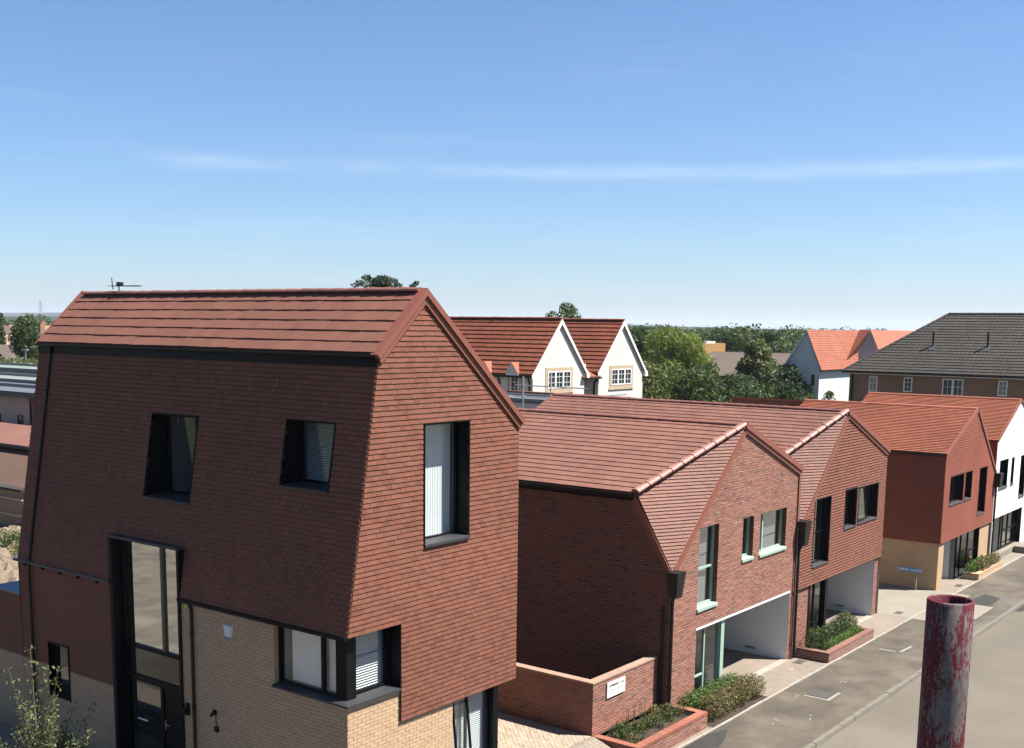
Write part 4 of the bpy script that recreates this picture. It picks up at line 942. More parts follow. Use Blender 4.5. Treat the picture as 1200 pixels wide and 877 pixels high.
fold_house('brick_house', 'red brick house with folded tile roof, mint green window frames and open carport', 27.0, 31.09, 35.2, 6.26, 7.88, 27.6, 'brick', 28.58, 30.28, 34.86, [
    (28.56, 29.72, 2.90, 5.22, dict(mint, trans=((0, .47),), blind='roller')), (31.26, 31.98, 3.92, 5.17, mint), (32.44, 34.32, 3.89, 5.16, dict(mint, mull=(.25,), blind='roller'))])
fold_house('tile_hung_house', 'house with red tile-hung upper storey, folded roof and black framed windows over carport', 35.24, 38.97, 43.15, 6.26, 7.90, 27.6, 'tile', 36.55, 38.05, 42.53, [
    (36.54, 37.86, 2.86, 5.12, dict(black, trans=((0, .47),))), (39.20, 40.24, 3.82, 5.17, black), (40.46, 42.35, 3.86, 5.14, dict(black, open_sash=(40.55, 41.4, .13)))])
def pipes():
    downpipe(bpy.data.objects['brick_house'], [(27.03, FY-.10, 3.55), (27.03, FY-.07, 3.40), (27.03, FY-.07, .46)], r=.05)
    downpipe(bpy.data.objects['brick_house'], [(26.93, FY+.16, 3.3), (26.93, FY+.16, .46)], BLKP, .04)
    downpipe(bpy.data.objects['tile_hung_house'], [(35.36, FY-.12, 3.8), (35.26, FY-.07, 3.6), (35.26, FY-.07, .02)], r=.05)
    downpipe(bpy.data.objects['tile_hung_house'], [(35.10, FY-.06, 4.4), (35.10, FY-.06, .02)], plain('brown_pipe', (.10, .05, .04), .5), .035)
pipes()
# ------------------------------------------------------------------ garden wall, plaque and planters
def brick_box_wall(root, pl, reg, mat, mort, n_ind=0, t=.006, name='brick', stuff=None, holes=()):
    mb = MB(); backing(mb, pl, [reg], list(holes), mort); w = mb.build('wall_face', root); pieces(w, pl, [reg], list(holes), .225, .075, mat, 'brick', n_ind=n_ind, name=name, t=.003, stuff_name=stuff, joint=.013)
    return w
def garden_wall():
    R = thing('garden_wall', 'L-shaped red brick garden wall with pale coping, beside the block-paved yard', 'wall', (25, 16.5, .45))
    yw, xw, zt = 15.46, 23.75, 1.80
    one('core', lambda mb: (mb.box((xw+.01, yw+.01, .40), (26.95, yw+.21, zt-.01), MORT_R), mb.box((xw+.01, yw+.22, .40), (xw+.21, 21.5, zt-.01), MORT_D)), R)
    brick_box_wall(R, front(yw), [(xw, .68), (26.95, .68), (26.95, zt), (xw, zt)], RB, MORT_R, n_ind=150)
    brick_box_wall(R, front(yw), [(xw, .43), (26.95, .43), (26.95, .68), (xw, .68)], RBO, MORT_R)
    brick_box_wall(R, side(xw), [(-21.5, .43), (-yw, .43), (-yw, zt), (-21.5, zt)], RB, MORT_D, n_ind=150)
    cm = MB()
    o = bpy.data.objects.new('coping', None)
    me = None
    def stone(a, b): return one('coping_stone', lambda mb: mb.box(a, b, COPE), R)
    x = xw-.02
    while x < 26.9: stone((x, yw-.02, zt+.002), (min(x+.44, 26.97), yw+.235, zt+.045)); x += .445
    y = yw+.24
    while y < 21.4: stone((xw-.02, y, zt+.002), (xw+.235, y+.44, zt+.045)); y += .445
    # plaque
    P = front(yw-.02)
    pl = tag(one('name_plaque', lambda mb: slab(mb, P, 24.36, 25.22, 1.30, 1.70, .0, .025, WHITE)), 'small white plaque with two lines of faint lettering on the garden wall', 'sign')
    def marks(mb):
        u = 24.45
        for i in range(12):
            w = random.uniform(.03, .055)
            if i not in (8,): slab(mb, P, u, u+w, 1.575+random.uniform(-.005, .01), 1.615+random.uniform(-.005, .015), .025, .028, LEAD)
            u += .06
        for i in range(6):
            u = 24.47+i*.118; slab(mb, P, u, u+.012, 1.43, 1.50, .025, .028, INK); slab(mb, P, u+.012, u+.045, 1.46, 1.475, .025, .028, INK)
    one('lettering', marks, pl, 'stuff')
garden_wall()
def planter(name, label, x0, x1, y0, y1, zt, mat, rim, z0=0.0, n=60, w=.215, back=True):
    R = thing(name, label, 'planter', ((x0+x1)/2, (y0+y1)/2, z0))
    def core(mb):
        mb.box((x0+.01, y0+.01, z0-.05), (x1-.01, y0+w, zt-.07), MORT_R); mb.box((x0+.01, y0+w, z0-.05), (x0+w, y1, zt-.07), MORT_R); mb.box((x1-w, y0+w, z0-.05), (x1-.01, y1, zt-.07), MORT_R)
    one('core', core, R)
    brick_box_wall(R, front(y0), [(x0, z0), (x1, z0), (x1, zt-.075), (x0, zt-.075)], mat, MORT_R, n_ind=n, t=.008)
    brick_box_wall(R, side(x0), [(-y1, z0), (-y0, z0), (-y0, zt-.075), (-y1, zt-.075)], mat, MORT_R, t=.008)
    brick_box_wall(R, Plane((x1, 0, 0), (0, 1, 0), (0, 0, 1)), [(y0, z0), (y1, z0), (y1, zt-.075), (y0, zt-.075)], mat, MORT_R, t=.008)
    # rim of bricks on edge
    def b(a, c): one('rim_brick', lambda mb: mb.box(a, c, rim), R)
    x = x0-.008
    while x < x1: b((x, y0-.012, zt-.072), (min(x+.068, x1+.01), y0+w, zt+random.uniform(-.002, .003))); x += .075
    y = y0+w+.006
    while y < y1-.03:
        b((x0-.012, y, zt-.072), (x0+w, y+.068, zt)); b((x1-w, y, zt-.072), (x1+.012, y+.068, zt)); y += .075
    one('soil', lambda mb: mb.face([(x0+.1, y0+.1, zt-.14), (x1-.1, y0+.1, zt-.14), (x1-.1, y1, zt-.14), (x0+.1, y1, zt-.14)], MULCH), R)
    return R
planter('brick_planter', 'raised planter of orange-red brick with sparse plants below the garden wall', 23.78, 27.36, 14.10, 15.44, .45, RB, RBO)
planter('brick_planter', 'low red brick planter full of dark shrubs before the tile-hung house', 35.42, 39.45, 13.96, 15.10, .34, RBP, RBP, n=60)
planter('brick_planter', 'low brick planter with tufty plants before the bright red tile-hung house', 51.9, 55.6, 13.9, 14.55, .30, BUFF, BUFF, n=0)
# ================================================================== BRIGHT RED TILE-HUNG HOUSE and WHITE HOUSE further along
GY = 14.65
def red_house():
    x0, x1, xa, ze, za, yb = 48.6, 56.15, 52.62, 5.77, 7.37, 22.6
    R = thing('red_tile_hung_house', 'bright red tile-hung house over buff brick with plain orange gabled roof', 'house', ((x0+x1)/2, 18.5, 0))
    F = front(GY); S = side(x0)
    wins = [(49.40, 51.22, 3.55, 4.73), (51.50, 52.42, 3.55, 4.73), (53.62, 54.70, 2.65, 4.73)]
    regs = [[(x0, 2.02), (xa, 2.02), (xa, za), (x0, ze)], [(xa, 2.02), (x1, 2.02), (x1, 4.35), (xa, za)]]
    m = MB(); backing(m, F, regs, wins, BATTEN); m.face([(x0, GY, 2.02), (x1, GY, 2.02), (x1, GY+.2, 2.02), (x0, GY+.2, 2.02)], BLK)
    fw = m.build('front_wall', R); pieces(fw, F, regs, wins, .165, .10, TO2, 'tile', name='wall_tile', t=.03, shade_gap=.014)
    sreg = [[(-yb, 2.0), (-GY, 2.0), (-GY, ze), (-yb, ze)]]
    m = MB(); backing(m, S, sreg, [], BATTEN); sw = m.build('left_wall', R); pieces(sw, S, sreg, [], .165, .10, TO2, 'tile', name='wall_tile', t=.03, shade_gap=.014)
    lr = [[(-yb, 0), (-GY-.06, 0), (-GY-.06, 2.02), (-yb, 2.02)]]; S2 = side(x0+.06)
    m = MB(); backing(m, S2, lr, [], MORT_B); lw = m.build('lower_side_wall', R); pieces(lw, S2, lr, [], .225, .075, BUFF, 'brick', name='brick', t=.006)
    F2 = front(GY+.06); fr = [[(x0+.06, 0), (49.35, 0), (49.35, 2.02), (x0+.06, 2.02)], [(54.5, 0), (x1-.05, 0), (x1-.05, 2.02), (54.5, 2.02)]]
    for r_ in fr:
        m = MB(); backing(m, F2, [r_], [], MORT_B); lf = m.build('pier', R); pieces(lf, F2, [r_], [], .225, .075, BUFF, 'brick', name='brick', t=.006)
    def cp(mb):
        mb.face([(49.35, GY+.06, 0), (49.35, GY+5, 0), (49.35, GY+5, 2.02), (49.35, GY+.06, 2.02)], RENDER_G); mb.face([(51.4, GY+.4, 0), (51.4, GY+5, 0), (51.4, GY+5, 2.02), (51.4, GY+.4, 2.02)], RENDER_W); mb.face([(49.35, GY+5, 0), (51.4, GY+5, 0), (51.4, GY+5, 2.02), (49.35, GY+5, 2.02)], RENDER_G); mb.face([(49.35, GY+.06, 2.015), (51.6, GY+.06, 2.015), (51.6, GY+5, 2.015), (49.35, GY+5, 2.015)], RENDER_W)
    one('carport', cp, R)
    window(R, front(GY+.14), 51.45, 54.5, .02, 2.01, .06, BLK, BLK, fw=.07, mull=(.22, .55), trans=((1, .5), (2, .5)), room=2, roommat=ROOM, name='glazed_door')
    for i, (a, b, c, d) in enumerate(wins): window(R, F, a, b, c, d, .22, BLK, BLK, fw=.05, mull=(.5,) if i == 0 else (), trans=((0, .45),) if i == 2 else (), sill=BLKG, sill_h=.06, reveal_frame=.03, room=.9)
    rm = MB(); th = .06
    rm.hexa([(x0-.1, GY-.04, ze-.05), (xa, GY-.04, za), (xa, yb, za), (x0-.1, yb, ze-.05)], [(x0-.1, GY-.04, ze), (xa, GY-.04, za+th), (xa, yb, za+th), (x0-.1, yb, ze)], BATTEN)
    rm.hexa([(xa, GY-.04, za), (x1+.05, 15.85, ze-.05), (x1+.05, yb, ze-.05), (xa, yb, za)], [(xa, GY-.04, za+th), (x1+.05, 15.85, ze), (x1+.05, yb, ze), (xa, yb, za+th)], BATTEN)
    roof = rm.build('roof', R)
    L = math.hypot(xa-x0+.1, za+th-ze)
    pieces(roof, Plane((x0-.1, 0, ze), (0, -1, 0), (xa-x0+.1, 0, za+th-ze)), [[(-yb, 0), (-GY+.04, 0), (-GY+.04, L), (-yb, L)]], [], .165, L/30, TO, 'tile', name='roof_tile', stuff_name='roof_tiles', t=.04)
    one('fold', lambda mb: mb.face([(xa, GY, za), (x1, GY, 4.3), (x1+.05, 15.85, ze)], TO2), R)
    ridge_run(roof, (xa, yb, za+.05), (xa, GY, za+.05), TO, .45, .09)
    def tr(mb):
        trim_band(mb, (x0-.1, 0, ze+.03), (xa, 0, za+.12), .13, GY-.07, GY+.02, TRIM); trim_band(mb, (xa, 0, za+.12), (x1+.05, 0, 4.38), .13, GY-.07, GY+.02, TRIM)
    one('verge_trim', tr, R)
    one('gutter', lambda mb: mb.bar((x0-.12, GY, ze-.07), (x0-.12, yb, ze-.07), .09, .09, BLKP), R)
    hopper(R, x1+.05, GY-.12, 4.3, 3.66, .24, .2)
    downpipe(R, [(x1+.05, GY-.08, 3.66), (x1+.05, GY-.08, .02)], r=.05); downpipe(R, [(x1-.08, GY-.04, 2.0), (x1-.08, GY-.04, .02)], WHITE, .04)
    # taller rear wing with its wall on the ridge line
    W2 = side(xa); wr = [[(-26.5, 3.0), (-yb, 3.0), (-yb, 7.36), (-26.5, 7.36)]]
    m = MB(); backing(m, W2, wr, [], BATTEN); m.box((xa+.02, yb, 0), (x1, 26.5, 5.7), MORT_R); rw = m.build('rear_wing_wall', R); pieces(rw, W2, wr, [], .165, .10, TD, 'tile', name='wall_tile', t=.018)
    one('rear_wing_roof', lambda mb: mb.hexa([(xa-.05, yb, 7.36), (x1, yb, 5.7), (x1, 26.5, 5.7), (xa-.05, 26.5, 7.36)], [(xa-.05, yb, 7.43), (x1, yb, 5.77), (x1, 26.5, 5.77), (xa-.05, 26.5, 7.43)], TO), R)
    one('core', lambda mb: (mb.face([(x1-.01, GY, 0), (x1-.01, yb, 0), (x1-.01, yb, ze), (x1-.01, 15.85, ze), (x1-.01, GY, 4.3)], MORT_R), mb.face([(x0, yb, 0), (x1, yb, 0), (x1, yb, ze), (xa, yb, za), (x0, yb, ze)], MORT_R)), R)
red_house()
def white_gable_house():
    x0, x1, xa, ze, za, yb = 56.25, 63.7, 59.76, 5.80, 7.47, 22.2
    R = thing('white_gable_house', 'white rendered gabled house with orange tiled roof, next to the bright red house', 'house', ((x0+x1)/2, 18.5, 0))
    F = front(GY); wins = [(56.85, 58.35, 3.47, 4.80), (58.92, 59.45, 3.5, 4.78), (60.6, 61.7, 2.7, 4.75)]
    gap = (56.30, 61.6, 0, 2.08)
    m = MB(); backing(m, F, [[(x0, 0), (xa, 0), (xa, za), (x0, ze)], [(xa, 0), (x1, 0), (x1, ze), (xa, za)]], wins+[gap], RENDER_W); m.build('front_wall', R)
    S = side(x0); m = MB(); backing(m, S, [[(-yb, 0), (-GY, 0), (-GY, ze), (-yb, ze)]], [], BATTEN); sw = m.build('left_wall', R)
    pieces(sw, S, [[(-17, 3.0), (-GY-.03, 3.0), (-GY-.03, ze), (-17, ze)]], [], .165, .10, TO2, 'tile', name='wall_tile', t=.03, shade_gap=.014)
    for i, w in enumerate(wins): window(R, F, *w, .2, BLK, BLK, fw=.05, sill=BLKG, room=.9)
    window(R, front(GY+.2), 58.55, 61.6, .3, 2.06, .06, BLK, BLK, fw=.08, mull=(.16, .45), trans=((1, .5), (2, .5)), room=2, roommat=ROOM, name='glazed_door')
    def cp(mb):
        mb.face([(58.5, GY+.26, 0), (58.5, GY+5, 0), (58.5, GY+5, 2.08), (58.5, GY+.26, 2.08)], RENDER_G); mb.face([(56.3, GY+5, 0), (58.5, GY+5, 0), (58.5, GY+5, 2.08), (56.3, GY+5, 2.08)], RENDER_G); mb.face([(56.3, GY+.1, 2.07), (61.6, GY+.1, 2.07), (61.6, GY+5, 2.07), (56.3, GY+5, 2.07)], RENDER_W); mb.face([(56.3, GY, 0), (56.3, GY+5, 0), (56.3, GY+5, 2.08), (56.3, GY, 2.08)], RENDER_W)
        mb.box((56.3, GY-.1, .0), (61.6, GY+.2, .28), CONC)
    one('carport', cp, R)
    rm = MB(); th = .06
    rm.hexa([(x0-.08, GY-.04, ze-.05), (xa, GY-.04, za), (xa, yb, za), (x0-.08, yb, ze-.05)], [(x0-.08, GY-.04, ze), (xa, GY-.04, za+th), (xa, yb, za+th), (x0-.08, yb, ze)], BATTEN)
    rm.hexa([(xa, GY-.04, za), (x1+.1, GY-.04, ze-.05), (x1+.1, yb, ze-.05), (xa, yb, za)], [(xa, GY-.04, za+th), (x1+.1, GY-.04, ze), (x1+.1, yb, ze), (xa, yb, za+th)], TO)
    roof = rm.build('roof', R); L = math.hypot(xa-x0+.08, za+th-ze)
    pieces(roof, Plane((x0-.08, 0, ze), (0, -1, 0), (xa-x0+.08, 0, za+th-ze)), [[(-yb, 0), (-GY+.04, 0), (-GY+.04, L), (-yb, L)]], [], .165, L/30, TO, 'tile', name='roof_tile', stuff_name='roof_tiles', t=.04)
    ridge_run(roof, (xa, yb, za+.05), (xa, GY, za+.05), TO, .45, .09)
    def tr(mb): trim_band(mb, (x0-.08, 0, ze+.03), (xa, 0, za+.12), .10, GY-.06, GY+.02, TRIM); trim_band(mb, (xa, 0, za+.12), (x1+.1, 0, ze+.03), .10, GY-.06, GY+.02, TRIM)
    one('verge_trim', tr, R)
    one('core', lambda mb: (mb.face([(x1, GY, 0), (x1, yb, 0), (x1, yb, ze), (x1, GY, ze)], RENDER_W), mb.face([(x0, yb, 0), (x1, yb, 0), (x1, yb, ze), (xa, yb, za), (x0, yb, ze)], RENDER_W)), R)
    def pl_(mb): mb.box((60.0, 13.7, .0), (64, 14.5, .32), CONC)
    tag(one('white_terrace_step', pl_), 'pale concrete step before the white rendered house', 'step')
white_gable_house()
# ================================================================== BACKGROUND HOUSES
def far_window(root, pl, u0, u1, v0, v1, lights=2, bars=True, surround=None, fm=WHITE):
    m = MB(); fw = .075
    ring(m, pl, u0, u1, v0, v1, fw, -.06, .05, fm)
    for i in range(1, lights): c = u0+(u1-u0)*i/lights; slab(m, pl, c-fw, c+fw, v0+fw, v1-fw, -.06, .045, fm)
    if bars:
        for i in range(lights):
            a, b = u0+(u1-u0)*i/lights+fw, u0+(u1-u0)*(i+1)/lights-fw; c = (a+b)/2
            slab(m, pl, c-.014, c+.014, v0+fw, v1-fw, -.05, .024, fm)
            for k in (1/3, 2/3): slab(m, pl, a, b, v0+(v1-v0)*k-.014, v0+(v1-v0)*k+.014, -.05, .021, fm)
    w = m.build('window', root)
    one('pane', lambda mb: mb.face([pl.p(u0+.03, v0+.03, .012), pl.p(u1-.03, v0+.03, .012), pl.p(u1-.03, v1-.03, .012), pl.p(u0+.03, v1-.03, .012)], FARGL), w)
    if surround:
        one('surround', lambda mb: (ring(mb, pl, u0-.22, u1+.22, v0-.24, v1+.22, .215, -.02, .03, surround), slab(mb, pl, u0-.3, u1+.3, v0-.30, v0-.245, -.02, .07, surround)), w)
    return w
def far_glass():
    m, n, b, o = _new('dark_window_glass'); b.inputs['Base Color'].default_value = (.022, .027, .032, 1); b.inputs['Roughness'].default_value = .06; b.inputs['Specular IOR Level'].default_value = .8; return m
FARGL = far_glass()
def pantile_plane(root, pl, reg, mat, pw=.30, ph=.33, stuff='roof_tiles', t=.05):
    pieces(root, pl, [reg], [], pw, ph, mat, 'tile', name='roof_tile', stuff_name=stuff, t=t, joint=.012, stagger=0.0, back=mat)
def cream_house():
    gy, x1a, hw, ze, za = 41.4, 58.95, 2.75, 8.05, 11.14
    x2a = 66.1; yb = 62
    R = thing('white_twin_gable_house', 'white rendered house with two steep gables and rust-red tiled roofs', 'house', (62, 48, 0))
    F = front(gy); sl = (za-ze)/hw
    for xa in (x1a, x2a):
        m = MB(); backing(m, F, [[(xa-hw, 0), (xa, 0), (xa, za), (xa-hw, ze)], [(xa, 0), (xa+hw, 0), (xa+hw, ze), (xa, za)]], [], RENDER); m.face([(xa+hw, gy, 0), (xa+hw, yb, 0), (xa+hw, yb, ze), (xa+hw, gy, ze)], RENDER); m.face([(xa-hw, gy, 0), (xa-hw, yb, 0), (xa-hw, yb, ze), (xa-hw, gy, ze)], RENDER)
        g = m.build('gable_wall', R)
        e = .22
        m = MB(); m.hexa([(xa-hw-e, gy-.12, ze-e*sl), (xa, gy-.12, za), (xa, yb, za), (xa-hw-e, yb, ze-e*sl)], [(xa-hw-e, gy-.12, ze-e*sl+.09), (xa, gy-.12, za+.09), (xa, yb, za+.09), (xa-hw-e, yb, ze-e*sl+.09)], TRUST)
        m.hexa([(xa, gy-.12, za), (xa+hw+e, gy-.12, ze-e*sl), (xa+hw+e, yb, ze-e*sl), (xa, yb, za)], [(xa, gy-.12, za+.09), (xa+hw+e, gy-.12, ze-e*sl+.09), (xa+hw+e, yb, ze-e*sl+.09), (xa, yb, za+.09)], TRUST)
        rf = m.build('roof', R); L = math.hypot(hw+e, (hw+e)*sl)
        pantile_plane(rf, Plane((xa-hw-e, 0, ze-e*sl+.095), (0, -1, 0), (1, 0, sl)), [(-yb, 0), (-gy+.12, 0), (-gy+.12, L), (-yb, L)], TRUST, ph=L/13)
        pantile_plane(rf, Plane((xa+hw+e, 0, ze-e*sl+.095), (0, 1, 0), (-1, 0, sl)), [(gy-.12, 0), (gy+6, 0), (gy+6, L), (gy-.12, L)], TRUST, ph=L/13, stuff='rear_slope_tiles')
        ridge_run(rf, (xa, gy+18, za+.1), (xa, gy-.1, za+.1), TRUST, .9, .12)
        def bb(mb):
            d = Vector((1, 0, sl)).normalized()
            for s_ in (-1, 1):
                a = Vector((xa+s_*(hw+e+.05), 0, ze-(e+.05)*sl+.07)); b_ = Vector((xa, 0, za+.07+0*s_))
                mb.hexa([(a.x, gy-.16, a.z), (b_.x, gy-.16, b_.z), (b_.x, gy-.16, b_.z-.30), (a.x, gy-.16, a.z-.22)], [(a.x, gy-.10, a.z), (b_.x, gy-.10, b_.z), (b_.x, gy-.10, b_.z-.30), (a.x, gy-.10, a.z-.22)], WHITE)
            mb.box((xa+hw+.02, gy-.2, ze-.55), (xa+hw+e+.1, gy-.02, ze-.2), WHITE)
        one('bargeboard', bb, R)
        far_window(R, F, xa-1.25, xa+1.20, 7.0, 8.05, 3, True, STONE)
        one('string_course', lambda mb: slab(mb, F, xa-hw, xa+hw, 5.55, 5.70, 0, .04, STONE), R)
    # link between the gables
    lx0, lx1 = x1a+hw, x2a-hw
    one('link_wall', lambda mb: mb.face([(lx0, gy+1.0, 0), (lx1, gy+1.0, 0), (lx1, gy+1.0, 8.4), (lx0, gy+1.0, 8.4)], RENDER), R)
    one('link_canopy', lambda mb: mb.hexa([(lx0-.3, gy-.1, 7.55), (lx1+.1, gy-.1, 7.55), (lx1+.1, gy+1.0, 7.95), (lx0-.3, gy+1.0, 7.95)], [(lx0-.3, gy-.1, 7.65), (lx1+.1, gy-.1, 7.65), (lx1+.1, gy+1.0, 8.1), (lx0-.3, gy+1.0, 8.1)], TRUST), R)
    one('canopy_gutter', lambda mb: mb.bar((lx0-.35, gy-.15, 7.52), (lx1+.15, gy-.15, 7.52), .1, .1, BLKP), R)
    far_window(R, front(gy+.9), lx0+.12, lx1-.35, 5.6, 7.2, 2)
    downpipe(R, [(lx1-.1, gy-.05, 7.5), (lx1-.05, gy+.3, 7.2), (lx1-.05, gy+.3, .1)], r=.07, brackets=False)
    S = side(x1a-hw)
    one('eaves_gutter', lambda mb: mb.bar((x1a-hw-.28, gy-.1, ze-.30), (x1a-hw-.28, yb, ze-.30), .12, .12, BLKP), R)
    for yy in (gy+.2, gy+2.5, gy+8.2): downpipe(R, [(x1a-hw-.2, yy, ze-.35), (x1a-hw-.08, yy, ze-.7), (x1a-hw-.08, yy, .1)], r=.06, brackets=False)
    for yy in (gy+1.35, gy+3.45):
        far_window(R, S, -yy-.33, -yy+.33, 6.7, 7.75, 1, True, STONE)
        def dm(mb):
            zx = ze+.55; xf = x1a-hw-.30
            mb.hexa([(xf, yy-.48, ze-.25), (xf, yy+.48, ze-.25), (xf+.5, yy+.48, ze-.25), (xf+.5, yy-.48, ze-.25)], [(xf, yy-.48, ze-.12), (xf, yy+.48, ze-.12), (xf+.5, yy+.48, ze-.12), (xf+.5, yy-.48, ze-.12)], WHITE)
            mb.face([(xf-.06, yy+.5, ze-.12), (xf-.06, yy, zx), (x1a-hw+.55, yy, zx)], TRUST); mb.face([(xf-.06, yy-.5, ze-.12), (xf-.06, yy, zx), (x1a-hw+.55, yy, zx)], TO); mb.face([(xf-.06, yy-.5, ze-.12), (xf-.06, yy+.5, ze-.12), (xf-.06, yy, zx)], RENDER)
            mb.face([(xf-.06, yy-.5, ze-.12), (x1a-hw+.1, yy-.5, ze-.12), (x1a-hw+.55, yy, zx)], TO); mb.face([(xf-.06, yy+.5, ze-.12), (x1a-hw+.1, yy+.5, ze-.12), (x1a-hw+.55, yy, zx)], TRUST)
        one('gablet', dm, R)
    one('vent_pipe', lambda mb: mb.tube((57.6, gy+7.4, 9.3), (57.6, gy+7.4, 10.1), .07, .07, BLKP), R)
    one('back_wall', lambda mb: mb.face([(x1a-hw, yb, 0), (x2a+hw, yb, 0), (x2a+hw, yb, ze), (x1a-hw, yb, ze)], RENDER), R)
cream_house()
def grey_house():
    cx, cy = far(946, 140)
    R = thing('grey_gable_house', 'grey rendered house with narrow gable and bright orange tiled roof beyond the terrace', 'house', (cx, cy, 0))
    x0 = cx; ya = cy; yl, yr = ya+2.55, ya-1.75; za, ze = 10.72, 6.75; x1 = x0+19
    S = side(x0)
    m = MB(); backing(m, S, [[(-yl, 0), (-ya, 0), (-ya, za), (-yl, ze)], [(-ya, 0), (-yr, 0), (-yr, ze), (-ya, za)]], [], RENDER_G); m.face([(x0, yr, 0), (x1, yr, 0), (x1, yr, ze), (x0, yr, ze)], RENDER_G); m.build('walls', R)
    m = MB(); m.hexa([(x0-.2, yr-.3, ze-.6), (x1, yr-.3, ze-.6), (x1, ya, za), (x0-.2, ya, za)], [(x0-.2, yr-.3, ze-.5), (x1, yr-.3, ze-.5), (x1, ya, za+.1), (x0-.2, ya, za+.1)], TO); m.hexa([(x0-.2, ya, za), (x1, ya, za), (x1, yl+.3, ze-.5), (x0-.2, yl+.3, ze-.5)], [(x0-.2, ya, za+.1), (x1, ya, za+.1), (x1, yl+.3, ze-.4), (x0-.2, yl+.3, ze-.4)], TO)
    rf = m.build('roof', R)
    d = Vector((0, ya-(yr-.3), za+.1-(ze-.5))); L = d.length
    pieces(rf, Plane((0, yr-.3, ze-.5), (1, 0, 0), d), [[(x0-.2, 0), (x1, 0), (x1, L), (x0-.2, L)]], [], .3, .3, TO, 'tile', name='roof_tile', stuff_name='roof_tiles', t=.03, joint=.008)
    one('bargeboard', lambda mb: (mb.hexa([(x0-.25, yl+.35, ze-.55), (x0-.25, ya, za+.1), (x0-.25, ya, za-.15), (x0-.25, yl+.35, ze-.8)], [(x0-.18, yl+.35, ze-.55), (x0-.18, ya, za+.1), (x0-.18, ya, za-.15), (x0-.18, yl+.35, ze-.8)], WHITE),), R)
    one('gutter', lambda mb: mb.bar((x0-.2, yr-.38, ze-.62), (x1, yr-.38, ze-.62), .14, .14, BLKP), R)
    for u in (-ya-.65, -ya+1.0):
        for v in (4.3, 1.6): far_window(R, S, u-.32, u+.32, v, v+1.5, 1, False)
    # second house of the pair, stepped along the street
    def at(px, py, D): v = pix_dir(px)*D; return Vector((v.x, v.y, CAM_H-(py-(383.2+(px-603)*.0133))*D/FPX/1.0))
    A2, B2, C2 = at(1020, 388, 152), at(1000, 424, 151), at(1040, 428, 148)
    off = Vector((9, 3.4, 0))
    one('second_gable', lambda mb: mb.hexa([B2, A2, C2, Vector((C2.x, C2.y, 0)), Vector((B2.x, B2.y, 0))], [p_+off for p_ in (B2, A2, C2, Vector((C2.x, C2.y, 0)), Vector((B2.x, B2.y, 0)))], RENDER_G), R)
    up_ = Vector((0, 0, .12))
    q = [at(1007, 387.6, 155), A2+Vector((-.1, 0, .05)), B2+Vector((-.3, 0, -.2)), at(989, 428, 146)]
    one('valley_roof', lambda mb: mb.hexa(q, [p_+up_ for p_ in q], TRUST), R)  # darker tile colour paints in the shade of this steep slope
    o2 = Vector((26, 0, 0)); q2 = [A2, C2, C2+o2, A2+o2]
    one('second_roof', lambda mb: mb.hexa(q2, [p_+up_ for p_ in q2], TO), R)
grey_house()
